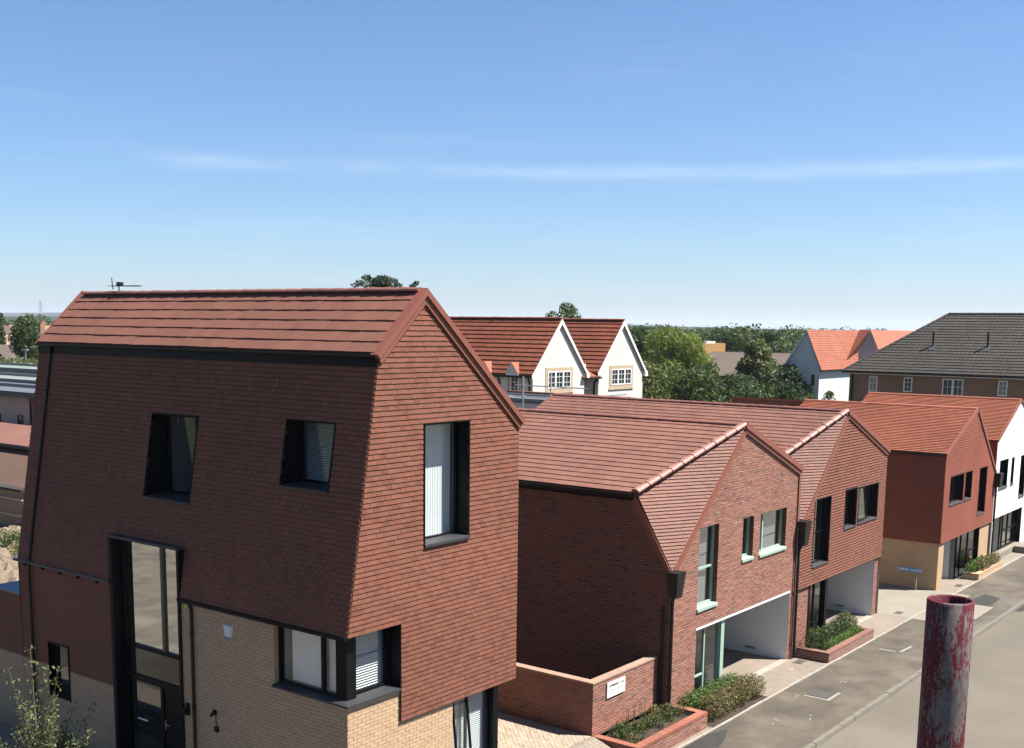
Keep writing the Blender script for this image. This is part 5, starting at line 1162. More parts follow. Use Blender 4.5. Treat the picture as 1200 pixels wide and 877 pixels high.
def brown_block():
    X, Yl, Yr, ze, za, rn = 85.0, 33.1, 16.2, 8.12, 12.1, 5.2
    R = thing('brown_brick_block', 'brown brick building with broad grey-brown hipped tile roof and small white windows', 'building', (90, 25, 0))
    m = MB(); m.box((X, Yr, 0), (X+2*rn, Yl, ze), FAR_BRICK); m.build('walls', R)
    e = .45; sl = (za-ze)/rn
    a, b, c, d = (X-e, Yl+e, ze-e*sl), (X-e, Yr-e, ze-e*sl), (X+2*rn+e, Yr-e, ze-e*sl), (X+2*rn+e, Yl+e, ze-e*sl); r1, r2 = (X+rn, Yl-rn-.2, za), (X+rn, Yr+rn, za)
    def rf(mb): mb.face([a, b, r2, r1], TGREY); mb.face([b, c, r2], TGREY); mb.face([c, d, r1, r2], TGREY); mb.face([d, a, r1], TGREY); mb.face([a, d, c, b], WHITE)
    roof = one('roof', rf, R)
    P = Plane((X-e, 0, ze-e*sl+.02), (0, -1, 0), (1, 0, sl)); L = math.hypot(rn+e, (rn+e)*sl)
    pieces(roof, P, [[(-Yl-e, 0), (-Yr+e, 0), (-Yr-rn, L), (-Yl+rn+.2, L)]], [], .30, L/22, TGREY, 'tile', name='roof_tile', stuff_name='roof_tiles', t=.045, joint=.03, stagger=0)
    ridge_run(roof, r1, r2, TGREY, .45, .12); ridge_run(roof, a, r1, TGREY, .45, .12, name='hip_tile')
    one('fascia', lambda mb: mb.box((X-e+.02, Yr-e, ze-e*sl-.18), (X-e+.06, Yl+e, ze-e*sl), WHITE), R)
    one('gutter', lambda mb: mb.bar((X-e-.06, Yr-e, ze-e*sl-.06), (X-e-.06, Yl+e, ze-e*sl-.06), .13, .12, BLKP), R)
    S = side(X)
    yv = lambda px: X*math.tan(math.atan2(pix_dir(px).y, pix_dir(px).x))
    for px, w, h, n in ((1027, .62, 1.55, 1), (1068, .62, 1.05, 1), (1121, 1.45, 1.7, 2), (1180, .62, 1.05, 1)):
        y = yv(px); far_window(R, S, -y-w/2, -y+w/2, 7.35-h+.1, 7.45, n, True)
    for px in (1097, 1161):
        y = yv(px)*1.03
        def sp(mb): mb.tube((X+2.0, y, ze+1.4), (X+2.0, y, ze+2.65), .07, .07, BLKP); mb.hexa([(X+1.6, y-.2, ze+1.25), (X+2.2, y-.2, ze+1.72), (X+2.2, y+.2, ze+1.72), (X+1.6, y+.2, ze+1.25)], [(X+1.6, y-.2, ze+1.32), (X+2.2, y-.2, ze+1.80), (X+2.2, y+.2, ze+1.80), (X+1.6, y+.2, ze+1.32)], LEAD)
        one('vent_pipe', sp, R)
    downpipe(R, [(X-.12, Yl-.25, ze-.5), (X-.12, Yl-.25, .1)], r=.07, brackets=False)
brown_block()
def flat_block():
    R = thing('flat_roofed_block', 'flat-roofed building with pale metal roof edge between the terrace and white gabled house', 'building', (46, 32, 0))
    one('walls', lambda mb: mb.box((43.5, 29.2, 0), (47, 36, 7.2), RENDER_G), R)
    one('roof', lambda mb: mb.box((43.4, 29.1, 7.2), (47.1, 36.1, 7.3), FLATG), R)
    one('parapet', lambda mb: (mb.box((43.3, 29.0, 7.3), (43.5, 36.2, 7.42), FLATW), mb.box((43.3, 29.0, 7.3), (47.2, 29.2, 7.42), GALV), mb.box((46.95, 29.0, 7.3), (47.2, 36.2, 7.5), TD)), R)
    one('roof_rail', lambda mb: (mb.bar((43.4, 29.1, 7.62), (43.4, 36, 7.62), .05, .05, GALV), mb.bar((43.4, 29.1, 7.62), (47, 29.1, 7.62), .05, .05, GALV)), R)
    t = thing('scaffold', 'galvanised scaffold standard with thin rails above the flat roof', 'scaffold', (42.9, 32.15, 0))
    one('standard', lambda mb: mb.tube((42.9, 32.15, 0), (42.9, 32.15, 8.45), .04, .04, GALV), t)
    one('ledger', lambda mb: (mb.tube((42.9, 32.6, 8.05), (42.9, 28.6, 8.05), .025, .025, GALV), mb.tube((42.9, 32.6, 7.55), (42.9, 28.6, 7.55), .025, .025, GALV)), t)
    one('standard', lambda mb: mb.tube((42.9, 30.6, 0), (42.9, 30.6, 8.7), .025, .025, GALV), t)
flat_block()
# ------------------------------------------------------------------ left background
def left_side():
    grp = 'flat-roofed houses beyond the fence'
    for i, (lab, d, z, cream, roofm, dep) in enumerate((('flat-roofed house with cream render and dark brown brick side wall', 76, 6.35, True, FLATG, 5), ('flat-roofed house with pale roof edge over a red brick wall, middle of three', 90, 6.45, False, FLATW, 5), ('flat-roofed house with pale green-grey roof, farthest of three', 107, 6.60, False, FLATW, 6))):
        x, y = far(46, d)
        R = thing('flat_roofed_house', lab, 'house', (x, y, 0), grp)
        y1 = y+22
        one('walls', lambda mb: (mb.box((x, y-6, 0), (x+dep, y+1.2, z-.3), FAR_BRICK if not cream else BRN), mb.box((x-.02, y+1.2, 0), (x+dep, y1, z-.3), RENDER_C if cream else MORT_D)), R)
        one('roof', lambda mb: mb.box((x-.35, y-6.3, z-.3), (x+dep+.3, y1+.3, z), roofm), R)
        one('roof_edge', lambda mb: (mb.box((x-.40, y-6.35, z-.34), (x-.36, y1+.3, z+.02), BLKG if cream else FLATW), mb.box((x+dep*.5, y-6, z), (x+dep*.5+.1, y1, z+.22), FLATW)), R)
        if cream:
            S = side(x-.03)
            for yy in (y+2.6, y+5.2, y+8): far_window(R, S, -yy-.3, -yy+.3, 3.3, 4.9, 1, False, fm=BLKG)
            far_window(R, side(x-.01), -y-.3, -y+.35, 3.3, 4.9, 1, False, fm=BLKG)
            downpipe(R, [(x-.1, y+1.3, z-.3), (x-.1, y+1.3, .1)], r=.06, brackets=False)
    x, y = far(40, 66)
    R = thing('garage', 'low brick garage with pink-red tiled roof behind the timber fence', 'garage', (x, y, 0))
    one('walls', lambda mb: mb.box((x, y-4, 0), (x+6, y+14, 3.9), FAR_BRICK), R)
    one('roof', lambda mb: (mb.hexa([(x-.3, y-4.2, 4.0), (x+3.2, y-4.2, 4.55), (x+3.2, y+14, 4.55), (x-.3, y+14, 4.0)], [(x-.3, y-4.2, 4.1), (x+3.2, y-4.2, 4.65), (x+3.2, y+14, 4.65), (x-.3, y+14, 4.1)], TP), mb.hexa([(x+3.2, y-4.2, 4.55), (x+6.2, y-4.2, 3.9), (x+6.2, y+14, 3.9), (x+3.2, y+14, 4.55)], [(x+3.2, y-4.2, 4.65), (x+6.2, y-4.2, 4.0), (x+6.2, y+14, 4.0), (x+3.2, y+14, 4.65)], TP)), R)
    one('lean_to_roof', lambda mb: mb.hexa([(x-3.4, y-4.0, 2.45), (x-.02, y-4.0, 3.75), (x-.02, y+14, 3.75), (x-3.4, y+14, 2.45)], [(x-3.4, y-4.0, 2.55), (x-.02, y-4.0, 3.85), (x-.02, y+14, 3.85), (x-3.4, y+14, 2.55)], LEANT), R)
    one('lean_to_wall', lambda mb: mb.box((x-3.1, y-3.8, 0), (x-.1, y+13.9, 2.44), FAR_BRICK), R)
    one('gutter', lambda mb: mb.bar((x-.36, y-4.2, 4.0), (x-.36, y+14, 4.0), .12, .12, BLKP), R)
    xs, ys = far(8, 61)
    R = thing('shed', 'small timber shed with flat dark roof standing by the fence', 'shed', (xs, ys, .28))
    one('walls', lambda mb: mb.box((xs, ys-.6, .28), (xs+2, ys+3, 2.5), WOOD), R); one('roof', lambda mb: mb.box((xs-.2, ys-.8, 2.5), (xs+2.2, ys+3.2, 2.62), ASPHN), R)
    for rr in (1.0, 1.8): one('pale_rail', lambda mb: mb.bar((xs-.04, ys-.6, .28+rr), (xs-.04, ys+3, .28+rr), .06, .10, STONE), R)
    # fences: upright boards each an object
    def fence(name, label, p, q, z0, h, mat, rail):
        p = Vector((*p, z0)); q = Vector((*q, z0)); R = thing(name, label, 'fence', (p+q)/2); L = (q-p).length; n = int(L/.15); d = (q-p)/n
        me = None
        for i in range(n):
            if me is None:
                mb = MB(); dn = d.normalized(); s_ = Vector((-dn.y, dn.x, 0)); w = d*.93
                mb.hexa([Vector((0, 0, 0)), w, w+s_*.02, s_*.02], [Vector((0, 0, h)), w+Vector((0, 0, h)), w+s_*.02+Vector((0, 0, h)), s_*.02+Vector((0, 0, h))], mat); o = mb.build('board'); me = o.data
            else: o = bpy.data.objects.new('board', me); COL.objects.link(o)
            o.parent = R; o.location = p+d*i-R.location+Vector((0, 0, random.uniform(-.015, .015)))
        one('rail', lambda mb: mb.bar(p+Vector((0, 0, h+.03)), q+Vector((0, 0, h+.03)), .09, .07, rail), R)
    fence('timber_fence', 'close-boarded timber fence with pale top rail beyond the soil plot', (31.4, 57.6), (42, 57.6), .28, 1.85, WOOD, STONE)
    fence('timber_fence', 'weathered grey-brown board fence running back to the paler timber fence', (31.3, 52.6), (31.3, 63.5), .28, 1.6, WOODG, WOODG)
    # soil heaps
    def heap(mb):
        nx, ny = 60, 60; cx, cy = 25.5, 47.5; sx, sy = 8.5, 9.0
        H = np.zeros((nx+1, ny+1)); xs_ = np.linspace(-1, 1, nx+1); ys_ = np.linspace(-1, 1, ny+1)
        for k in range(46):
            a, b = RNG.uniform(-.85, .85, 2); r = RNG.uniform(.05, .25); hh = RNG.uniform(.15, .6)*r*4.0
            H += hh*np.exp(-((xs_[:, None]-a)**2+(ys_[None, :]-b)**2)/(r*r))
        H += RNG.random(H.shape)**2*.42; ed = np.clip((1-np.maximum(abs(xs_[:, None]), abs(ys_[None, :])))*5, 0, 1); H *= ed
        for i in range(nx+1):
            for j in range(ny+1): mb.v.append((cx+xs_[i]*sx, cy+ys_[j]*sy, .27+float(H[i, j])))
        k = mb.mi(SOIL)
        for i in range(nx):
            for j in range(ny): a = i*(ny+1)+j; mb.f.append((a, a+ny+1, a+ny+2, a+1)); mb.m.append(k); mb.r.append(.5)
    o = one('soil_heaps', heap); tag(o, 'heaps of pale dry dug soil on the plot behind the tower house', 'soil'); o['kind'] = 'stuff'
    for i in range(5):
        px = (-6, 2, 9, 17, 25)[i]; x, y = far(px, 56.3-i*.5+random.uniform(-.6, .6))
        mat = L_YEL if i >= 3 else L_MID
        mound('weed_clump', ['dark green weeds at the foot of the weathered fence', 'yellow flowering weed clump at the edge of the soil heaps'][i >= 3], 'plant', [(x+random.uniform(-.4, .4), y+random.uniform(-.4, .4), .28+.45, .75, .75, .55, 0) for k in range(3)], [mat], 700, .14, (x, y, .28), 'weeds by the fence' if i < 3 else 'yellow weeds by the soil heaps')
LEANT = clay('brown_lean_to_tile', [(0, (.135, .078, .052)), (.5, (.165, .096, .064)), (1, (.12, .07, .048))], .2, .9)
BRN = plain('dark_brown_brick', (.105, .07, .055), .9, var=.15)
left_side()
# ------------------------------------------------------------------ far suburb on the left
def simple_house(name, label, x, y, w, d, ze, za, wall, roofm, rot=0.0, chim=True, group=None):
    R = thing(name, label, 'house', (x, y, 0), group)
    def wl(mb): mb.box((x-w/2, y-d/2, 0), (x+w/2, y+d/2, ze), wall); mb.face([(x-w/2, y-d/2, ze), (x-w/2, y, za), (x-w/2, y+d/2, ze)], wall); mb.face([(x+w/2, y-d/2, ze), (x+w/2, y, za), (x+w/2, y+d/2, ze)], wall)
    one('walls', wl, R)
    def rf(mb):
        e = .35; s = (za-ze)/(d/2)
        for k in (-1, 1): mb.hexa([(x-w/2-e, y+k*(d/2+e), ze-e*s), (x+w/2+e, y+k*(d/2+e), ze-e*s), (x+w/2+e, y, za), (x-w/2-e, y, za)], [(x-w/2-e, y+k*(d/2+e), ze-e*s+.15), (x+w/2+e, y+k*(d/2+e), ze-e*s+.15), (x+w/2+e, y, za+.15), (x-w/2-e, y, za+.15)], roofm)
    r = one('roof', rf, R)
    if chim: one('chimney', lambda mb: (mb.box((x+w*.25, y-.5, za-.6), (x+w*.25+.9, y+.4, za+1.2), FAR_BRICK), mb.tube((x+w*.25+.45, y, za+1.2), (x+w*.25+.45, y, za+1.6), .15, .12, TO)), r)
    far_window(R, side(x-w/2-.03), -y-.6, -y+.6, ze-1.6, ze-.4, 2, False)
    far_window(R, front(y-d/2-.03), x-1.2, x+.2, ze-1.6, ze-.4, 2, False); far_window(R, front(y-d/2-.03), x+1.4, x+2.4, ze-1.6, ze-.4, 2, False)
    return R
DRAB = clay('drab_roof_tile', [(0, (.125, .092, .072)), (.5, (.15, .112, .088)), (1, (.11, .082, .066))], .2, .9)
PALEROOF = clay('pale_tan_roof', [(0, (.34, .24, .16)), (.5, (.40, .28, .19)), (1, (.30, .21, .15))], .2, .9)
for (px, dist, ze, za, rm_, lab) in ((2, 205, 5.2, 8.2, PALEROOF, 'distant house with pale tan roof among bushes'), (24, 215, 5.4, 8.9, DRAB, 'distant house with drab brown roof and chimney, next to the tan roof'), (40, 190, 4.6, 7.0, DRAB, 'distant low house with long drab roof below the round tree'), (10, 285, 5.5, 9.2, DRAB, 'farther house with drab brown roof behind the tan-roofed house'), (34, 320, 5.5, 9.4, FAR_BRICK, 'farthest house with brick-brown roof on the left skyline')):
    x, y = far(px, dist); simple_house('distant_house', lab, x, y, 13, 9, ze, za, RENDER_C if rm_ is not DRAB else FAR_BRICK, rm_)
x, y = far(28, 150)
t = thing('lamp_post', 'pale slim lamp post rising above the bushes on the left', 'lamp post', (x, y, 0))
one('column', lambda mb: mb.tube((x, y, 0), (x, y, 7.2), .10, .07, GALV), t); one('lantern', lambda mb: mb.box((x-.15, y-.5, 7.2), (x+.15, y+.4, 7.35), GALV), t)
x, y = far(48, 2600)
t = thing('pylon', 'tiny lattice pylon on the distant hill', 'pylon', (x, y, 0))
def pyl(mb):
    for sx in (-1, 1):
        for sy in (-1, 1): mb.bar((x+sx*4, y+sy*4, 0), (x+sx*.8, y+sy*.8, 50), .45, .45, GALV)
    for k in range(8):
        z0_, z1_ = k*6, k*6+6; s0 = 4-3.2*z0_/50; s1 = 4-3.2*z1_/50
        mb.bar((x-s0, y-s0, z0_), (x+s1, y-s1, z1_), .25, .25, GALV); mb.bar((x+s0, y-s0, z0_), (x-s1, y-s1, z1_), .25, .25, GALV)
one('tower', pyl, t); one('crossarms', lambda mb: [mb.bar((x-7, y+4, z_), (x+7, y-4, z_), .5, .5, GALV) for z_ in (34, 41, 48)], t)
# hills
def hills():
    n = 90
    for nm, dist, hgt, px0, px1, seed in (('hills', 5200, 95, -400, 620, 3), ('wooded_ridge', 1900, 24, -500, 1700, 9)):
        rg = np.random.default_rng(seed); mb = MB(); xs_ = np.linspace(px0, px1, n); prof = np.zeros(n)
        for k in range(1, 9): prof += rg.uniform(-1, 1)/k*np.sin(xs_/ (900/k)*2*np.pi/3+rg.uniform(0, 6))
        prof = (prof-prof.min())/(prof.max()-prof.min()); hh = hgt*(.45+.55*prof)
        if nm == 'hills': hh *= np.clip((560-xs_)/250, 0, 1)
        rows = []
        for r, f in ((0, 0), (.10, .55), (.2, .9), (.3, 1.0), (.5, .6), (.8, 0)):
            row = []
            for i in range(n):
                a = (xs_[i]-600)/FPX; ang = YAW-math.atan(a); D = dist*(1+r)
                row.append((D*math.cos(ang), D*math.sin(ang), -1.0+hh[i]*f+rg.uniform(-1, 1)*hgt*.02))
            rows.append(row)
        for a, b in zip(rows, rows[1:]):
            for i in range(n-1): mb.face([a[i], b[i], b[i+1], a[i+1]], HILLM)
        mb.build(nm, None, 'structure', True)
HILLM = ground_mat('wooded_hill', [(0.35, (.030, .045, .020)), (0.55, (.05, .065, .026)), (0.72, (.13, .13, .06))], 0.006, fine=.05, bump=.1)
hills()
# ------------------------------------------------------------------ trees
def T_(px, dist, ztop, rad, mat, label, name='tree', n=6000, leaf=.4, **kw):
    x, y = far(px, dist); return tree(name, label, x, y, ztop, rad, mat, n, leaf, **kw)
T_(787, 128, 11.1, 5.1, L_WILLOW, 'tall yellow-green willow with drooping foliage right of the white gabled house', 'willow_tree', 30000, .36, shape='column', droop=1.2, flat=.28, crown_from=.05, blobs=50)
T_(758, 112, 7.8, 3.2, L_OLIVE, 'greyish olive bushy tree in front of the willow', 'olive_tree', 5000, .3, crown_from=.1)
T_(845, 112, 8.4, 4.3, L_DARK, 'dark dense tree right of the willow, in front of the tan block', 'broadleaf_tree', 12000, .30, crown_from=.1)
T_(820, 108, 7.6, 3.2, L_MID, 'mid-green small tree between the willow and the dark dense tree', 'broadleaf_tree', 5000, .3, crown_from=.1)
T_(889, 118, 10.0, 2.3, L_OLIVE, 'yellowish upright tree rising behind the dark trees', 'olive_tree', 10000, .3, crown_from=.2, shape='round')
T_(874, 104, 7.4, 3.8, L_DARK, 'broad green tree just above the terrace ridge', 'broadleaf_tree', 11000, .28, crown_from=.08)
T_(908, 108, 7.0, 3.2, L_DARK, 'dark rounded tree beside the grey gabled house', 'broadleaf_tree', 10000, .28, crown_from=.05)
T_(748, 165, 11.6, 3.8, L_DARK, 'dark tree peeping past the edge of the white gable', 'broadleaf_tree', 5000, .45, crown_from=.2)
T_(662, 150, 14.2, 2.9, L_MID, 'round green treetop showing above the white house roof', 'broadleaf_tree', 5000, .35, crown_from=.45)
T_(443, 118, 15.9, 3.2, L_CON, 'dark spreading conifer top behind the tower house ridge', 'conifer_tree', 13000, .34, crown_from=.55, shape='layer', flat=.4, blobs=120)
T_(489, 121, 15.6, 1.1, L_CON, 'small dark conifer tip beside the gable apex', 'conifer_tree', 1200, .32, crown_from=.6, shape='layer', flat=.4, blobs=24)
T_(31, 165, 11.8, 2.6, L_MID, 'round olive-green tree left of the tower house', 'broadleaf_tree', 12000, .34, crown_from=.05, blobs=40)
T_(-4, 190, 13, 2.8, L_DARK, 'tall dark tree at the far left skyline', 'broadleaf_tree', 3500, .45, crown_from=.1, shape='cone')
T_(928, 140, 7.2, 3.0, L_DARK, 'dark leafy tree touching the grey gable eave', 'broadleaf_tree', 9000, .32, crown_from=.05)
T_(800, 200, 10.9, 4.5, L_DARK, 'dark rounded tree behind the willow, near the tan block', 'broadleaf_tree', 9000, .45, crown_from=.1)
T_(865, 230, 11.6, 5.5, L_MID, 'large green tree behind the brown roofs, right of the tan block', 'broadleaf_tree', 11000, .5, crown_from=.1)
T_(905, 215, 11.2, 5.0, L_DARK, 'large dark tree behind the brown roofs near the grey gable', 'broadleaf_tree', 10000, .5, crown_from=.1)
T_(953, 132, 4.2, 1.6, L_OLIVE, 'small tree in front of the grey gabled house', 'olive_tree', 2500, .26, crown_from=.1)
T_(975, 128, 4.6, 1.1, L_MID, 'slim young tree by the grey house wall', 'broadleaf_tree', 1800, .24, crown_from=.1)
for i, (px, d) in enumerate(((4, 150), (16, 148), (34, 146))):
    x, y = far(px, d); mound('bush', ['olive bush by the pale lamp post, tan roof behind it', 'mid-green bush between two olive bushes below the distant houses', 'olive bush below the round tree on the left'][i], 'bush', [(x+random.uniform(-2, 2), y+random.uniform(-2, 2), 3.6, 2.4, 2.4, 2.9, 0) for k in range(4)], [L_OLIVE if i != 1 else L_MID], 3000, .4, (x, y, 0), 'bushes below the distant houses', stems=3)
def wood():
    cs, rs = [], []
    for px in np.arange(-60, 1300, 5.0):
        for d in (260, 340, 430, 560, 760, 1000, 1350):
            if RNG.random() < (.62 if 690 < px < 1010 else (.45 if px < 60 else .10)):
                if px < 60 and d < 330: continue
                v = pix_dir(px+RNG.uniform(-4, 4))*(d*RNG.uniform(.9, 1.1)); r = RNG.uniform(3.5, 6.0)*(1+d/1500); top = RNG.uniform(9.2, 12.8)*(1 if d < 500 else 1.10)
                for k in range(4): cs.append((v.x+RNG.uniform(-r, r)*.7, v.y+RNG.uniform(-r, r)*.7, top-r*.75-RNG.random()*2.5)); rs.append((r*.6, r*.6, r*.72))
                cs.append((v.x, v.y, 2.8)); rs.append((r*.8, r*.8, 2.8))
    v, k = leaves(520000, cs, rs, .85, .55, .75)
    tone = RNG.random(len(cs)//5+1); rnd = np.clip(.75*tone[k//5]+.25*RNG.random(len(k)), 0, .999)
    o = leaf_obj('woodland', v, L_WOOD, kind='stuff', rnd=rnd); tag(o, 'distant woodland forming the skyline behind the houses', 'woodland')
wood()
def tan_block():
    x, y = far(823, 190)
    R = thing('tan_brick_block', 'tan brick tower block above long brown roofs among the trees', 'building', (x, y, 0))
    one('walls', lambda mb: mb.box((x, y-.3, 0), (x+7.6, y+.8, 8.5), clay('tan_brick', [(0, (.40, .22, .08)), (1, (.46, .26, .10))], .1)), R)
    one('roof_plant', lambda mb: (mb.box((x+1.2, y-.2, 8.5), (x+4.2, y+.3, 8.8), WHITE), mb.box((x-3, y+.9, 0), (x+3, y+4.4, 8.2), BRN)), R)
    R2 = thing('long_brown_roof', 'long low building with brown tiled roof behind the trees', 'building', (x+10, y-8, 0))
    one('walls', lambda mb: mb.box((x-6, y-16, 0), (x+12, y+3, 3.6), FAR_BRICK), R2)
    one('roof', lambda mb: mb.hexa([(x-7, y-17, 3.6), (x+3, y-17, 7.0), (x+3, y+4, 7.0), (x-7, y+4, 3.6)], [(x-7, y-17, 3.8), (x+3, y-17, 7.2), (x+3, y+4, 7.2), (x-7, y+4, 3.8)], DRAB), R2)
tan_block()
# ================================================================== PLANTING IN THE STREET
random.seed(21)
mound('planter_plants', 'sparse low green and bronze plants in the orange-red brick planter', 'plant', [(24.1+random.random()*3.0, 14.4+random.random()*.9, .40+random.random()*.08, .22, .20, .17, random.choice((0, 0, 1))) for i in range(24)]+[(24.75, 15.0, .75, .10, .10, .42, 0), (25.9, 15.25, .7, .10, .10, .35, 1), (26.6, 14.9, .55, .28, .25, .2, 0)], [L_MID, L_BROWN], 5200, .055, (25.5, 14.8, .31), stems=3)
mound('shrub_border', 'mixed green and bronze shrub border before the mint-framed glazed door', 'shrub', [(27.75+i*.24, 14.80+random.uniform(-.1, .1), .34+random.uniform(-.05, .10), .40, .34, .42, 0) for i in range(11)]+[(27.9+i*.28, 14.36+random.uniform(-.08, .08), .32+random.uniform(-.05, .08), .42, .38, .38, 1) for i in range(11)], [L_HEDGE, L_BROWN], 20000, .06, (29.2, 14.5, .01), stems=4)
sheet('shrub_bed', [(27.45, 13.95), (30.9, 13.95), (30.9, 15.15), (27.45, 15.15)], .014, MULCH)
mound('planter_shrubs', 'dense dark green shrubs filling the low red brick planter', 'shrub', [(35.85+i*.35, 14.72+random.uniform(-.05, .05), .55+random.uniform(-.1, .12), .36, .30, .36, 0) for i in range(8)]+[(36.4+i*.36, 14.40, .34, .34, .22, .16, 1) for i in range(8)]+[(38.75, 14.75, .7, .25, .25, .35, 2), (39.05, 14.6, .55, .2, .2, .25, 2)], [L_DARK, L_HEDGE, L_OLIVE], 11000, .065, (37.3, 14.5, .2), stems=3)
mound('planter_tufts', 'bright green and bronze tufts in the low buff planter', 'plant', [(52.2+i*.42, 14.35, .45, .42, .22, .34, 0) for i in range(5)]+[(52.9+i*.40, 14.15, .42, .42, .26, .38, 1) for i in range(7)], [L_HEDGE, L_BROWN], 6500, .08, (53.7, 14.25, .17), stems=3)
def young_tree():
    bx, by = 12.45, 21.75
    R = thing('young_tree', 'young slender tree with sparse yellow-green leaves before the shaded brick wall', 'tree', (bx, by, .1))
    mb = MB(); tips = []
    for i in range(64):
        a = random.uniform(0, 2*math.pi); r = random.uniform(.15, 1.45); h = random.uniform(1.6, 3.1)-r*.55
        if i < 4: h = random.uniform(3.4, 4.0); r = random.uniform(.2, .9)
        p0 = Vector((bx+random.uniform(-.08, .08), by+random.uniform(-.08, .08), .1)); p2 = Vector((bx+r*math.cos(a), by+r*math.sin(a), .1+h)); p1 = (p0+p2)/2+Vector((-.15*math.cos(a), -.15*math.sin(a), .25))
        pr = p0
        for k in range(1, 7):
            t_ = k/6; q = p0*(1-t_)**2+p1*2*t_*(1-t_)+p2*t_*t_; mb.tube(pr, q, .014*(1-t_*.75)+.002, .014*(1-(t_+.1)*.72)+.002, PALEBARK, 5); 
            if k >= 2: tips.append(tuple(q)); tips.append(tuple((pr+q)/2))
            pr = q
    mb.build('branches', R, 'stuff')
    v, k = leaves(9500, tips, [.15]*len(tips), .068, .1, .7); leaf_obj('leaves', v, L_YOUNG, R, base=(bx, by, .1))
young_tree()
tag(one('low_wall', lambda mb: mb.box((12.9, 23.8, .4), (13.15, 30, .9), CONC)), 'low grey concrete edge behind the young tree', 'wall')
x, y = 31.6, 6.75
mound('street_weed', 'small weed tuft growing on the open roadway', 'plant', [(x, y, .06, .13, .13, .22, 0), (x+.1, y-.15, 0, .2, .2, .18, 0)], [L_OLIVE], 420, .05, (x, y, -.09), stems=4)
mound('wall_weeds', 'dark low weeds at the foot of the shaded buff wall', 'plant', [(14.6, 22.9+i*.5, .6, .25, .3, .28, 0) for i in range(4)], [L_DARK], 900, .07, (14.6, 23.6, .45), stems=3)
# ================================================================== STREET FURNITURE
def scaffold_tube():
    px, py, zt = 1.252, 0.362, 10.418; r0, r1 = .0242, .0208; n = 40
    R = thing('scaffold_tube', 'upright steel scaffold tube with flaking dark red paint, open at the top', 'scaffold tube', (px, py, -.02))
    mb = MB(); rows = [(r1, 9.9), (r1, zt-.0012), (r1+.0012, zt), (r0-.0012, zt), (r0, zt-.0014)]+[(r0, zt-.1*k) for k in range(1, 12)]+[(r0, 5.0), (r0, -.012)]
    k = mb.mi(POLE)
    for r, z in rows:
        for i in range(n): a = 2*math.pi*i/n; mb.v.append((px+r*math.cos(a), py+r*math.sin(a), z))
    for j in range(len(rows)-1):
        for i in range(n): mb.f.append((j*n+i, j*n+(i+1) % n, (j+1)*n+(i+1) % n, (j+1)*n+i)[::-1]); mb.m.append(k); mb.r.append(.5)
    mb.build('tube', R, None, True)
    one('base_plate', lambda mb: mb.box((px-.075, py-.075, -.02), (px+.075, py+.075, -.012), GALV), R)
scaffold_tube()
def cover(name, label, x0, x1, y0, y1, z, mats=(IRON,), group=None):
    R = thing(name, label, 'cover', ((x0+x1)/2, (y0+y1)/2, z), group)
    one('frame', lambda mb: [mb.box(*b, IRON) for b in (((x0, y0, z), (x1, y0+.05, z+.012)), ((x0, y1-.05, z), (x1, y1, z+.012)), ((x0, y0+.05, z), (x0+.05, y1-.05, z+.012)), ((x1-.05, y0+.05, z), (x1, y1-.05, z+.012)))], R)
    one('lid', lambda mb: mb.box((x0+.055, y0+.055, z), (x1-.055, y1-.055, z+.009), mats[0]), R)
    return R
cover('manhole_cover', 'square iron manhole cover in the footway, bracketed by white paint', 31.85, 32.55, 12.55, 13.2, .001)
tag(one('paint_mark', lambda mb: (mb.face([(31.72, 12.42, .005), (31.82, 12.42, .005), (31.82, 13.2, .005), (31.72, 13.2, .005)], WORN), mb.face([(31.82, 12.42, .005), (32.65, 12.42, .005), (32.65, 12.52, .005), (31.82, 12.52, .005)], WORN))), 'white painted L bracket round the near manhole cover', 'road marking')
tag(one('paint_mark', lambda mb: (mb.face([(38.2, 12.75, .005), (38.3, 12.75, .005), (38.3, 13.3, .005), (38.2, 13.3, .005)], WORN), mb.face([(38.3, 12.55, .005), (39.3, 12.5, .005), (39.3, 12.6, .005), (38.3, 12.66, .005)], WORN))), 'white painted bracket on the footway by the shrub-filled planter', 'road marking')
cover('manhole_cover', 'long iron and concrete chamber cover past the scaffold tube', 44.6, 47.2, 11.9, 12.9, .001, (CONC,))
sheet('asphalt_patch', [(46.0, 12.1), (49.0, 12.2), (49.4, 12.9), (47.4, 13.1)], .004, ASPHN)
sheet('dark_patch_near', [(24.0, 12.6), (26.9, 13.3), (27.6, 13.6), (27.0, 13.84), (23.0, 13.84)], .004, ASPHN)  # flat dark polygon on the footway near the planter
sheet('asphalt_trench', [(47.5, 11.0), (56, 11.0), (56, 11.25), (47.5, 11.25)], -.086, ASPHN)
for (x, y) in ((35.6, 14.95-.9), (43.9, 14.6), (50.6, 13.95+.3), (57.6, 14.3)):
    pass
for i, (x, y, lab) in enumerate(((34.95, 14.75, 'small drain grating at the foot of the downpipe between the houses'), (43.75, 14.55, 'small drain grating by the corner of the tile-hung house'), (50.3, 14.25, 'small drain grating before the bright red house'))):
    R = thing('drain_grating', lab, 'drain', (x, y, .012))
    for k in range(6): one('bar', lambda mb: mb.box((x-.2, y-.12+k*.045, .012), (x+.2, y-.10+k*.045, .022), IRON), R)
    one('frame', lambda mb: (mb.box((x-.23, y-.15, .010), (x-.2, y+.16, .02), IRON), mb.box((x+.2, y-.15, .010), (x+.23, y+.16, .02), IRON)), R)
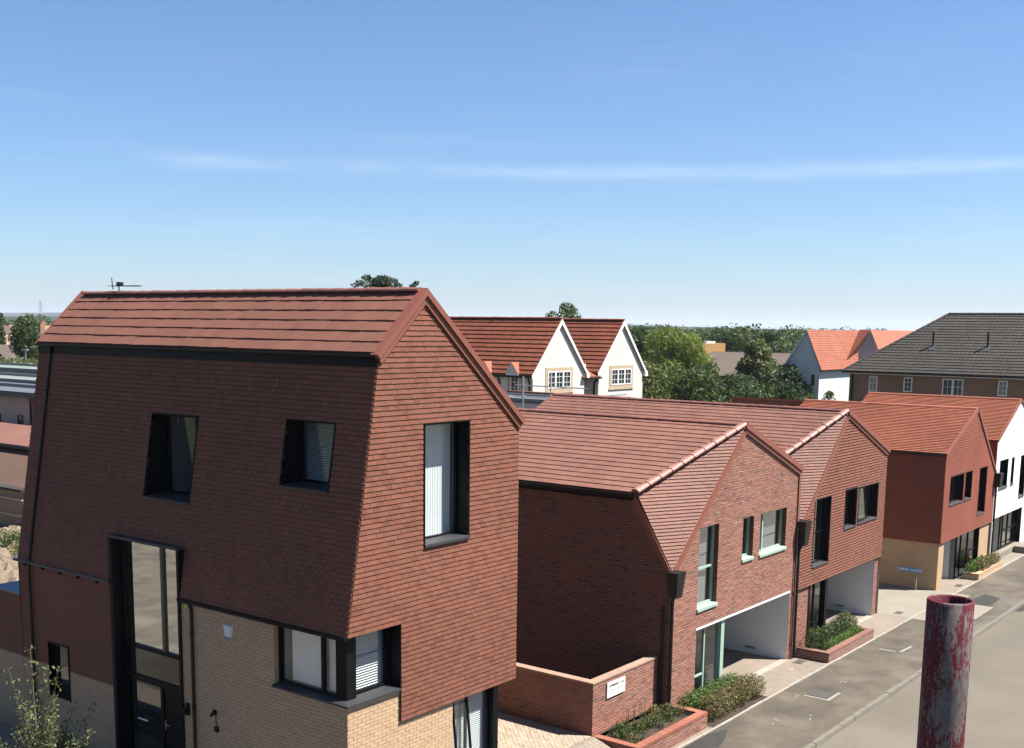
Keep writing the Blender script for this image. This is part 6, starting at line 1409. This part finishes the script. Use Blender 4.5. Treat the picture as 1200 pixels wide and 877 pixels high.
def marks(mb):
    for (x, y) in ((31.5, 13.35), (29.0, 12.9), (33.9, 12.8), (29.9, 12.2), (48.8, 13.0)):
        for k in range(5): a, b = x+random.uniform(-.25, .25), y+random.uniform(-.1, .1); w, h = random.uniform(.03, .12), random.uniform(.02, .05); mb.face([(a, b, .005), (a+w, b, .005), (a+w, b+h, .005), (a, b+h, .005)], WORN)
tag(one('paint_flecks', marks, kind='stuff'), 'worn white surveyors paint flecks on the footway', 'road marking')
tag(one('pink_mark', lambda mb: [mb.face([(33.9+a, 14.55+b, .014), (34.0+a, 14.55+b, .014), (34.0+a, 14.6+b, .014), (33.9+a, 14.6+b, .014)], PINK) for a, b in ((0, 0), (.13, .05), (.05, .11))], kind='stuff') if False else one('pink_mark', lambda mb: [mb.face([(33.9+a, 14.55+b, .014), (34.0+a, 14.55+b, .014), (34.0+a, 14.6+b, .014), (33.9+a, 14.6+b, .014)], plain('pink_spray', (.75, .25, .25), .8)) for a, b in ((0, 0), (.13, .05), (.05, .11))]), 'small pink spray mark on the paving before the carport', 'road marking')
def street_sign():
    x, ya, yb_ = 48.15, 15.95, 15.40
    R = thing('street_sign', 'low blue street name sign on two white posts by the buff brick wall', 'sign', (x, 15.7, .01))
    one('plate', lambda mb: mb.box((x-.02, 15.2, .76), (x, 16.15, .95), BLUE), R)
    def let(mb):
        y = 16.12
        for i in range(11):
            w = random.uniform(.045, .07)
            if i != 5: mb.box((x-.024, y-w, .81), (x-.0205, y, .90), plain('pale_blue_letters', (.35, .45, .55), .6) if i == 0 else MATS['pale_blue_letters'])
            y -= .085
    one('lettering', let, R, 'stuff')
    for yy in (ya, yb_): one('post', lambda mb: mb.box((x+.001, yy-.025, .01), (x+.05, yy+.025, .95), WORN), R)
street_sign()
# ================================================================== AIR
def haze():
    m = bpy.data.materials.new('pale_air'); m.use_nodes = True; n = m.node_tree; n.nodes.clear()
    o = n.nodes.new('ShaderNodeOutputMaterial'); v = n.nodes.new('ShaderNodeVolumePrincipled')
    v.inputs['Color'].default_value = (.80, .88, 1.0, 1); v.inputs['Density'].default_value = 0.00008; v.inputs['Anisotropy'].default_value = 0.2
    n.links.new(v.outputs[0], o.inputs['Volume'])
    mb = MB(); mb.box((-9200, -9200, -1.3), (14200, 14200, 125), m)
    ob = mb.build('haze'); ob['kind'] = 'stuff'; tag(ob, 'thin pale summer haze over the distant woods and hills', 'haze')
haze()
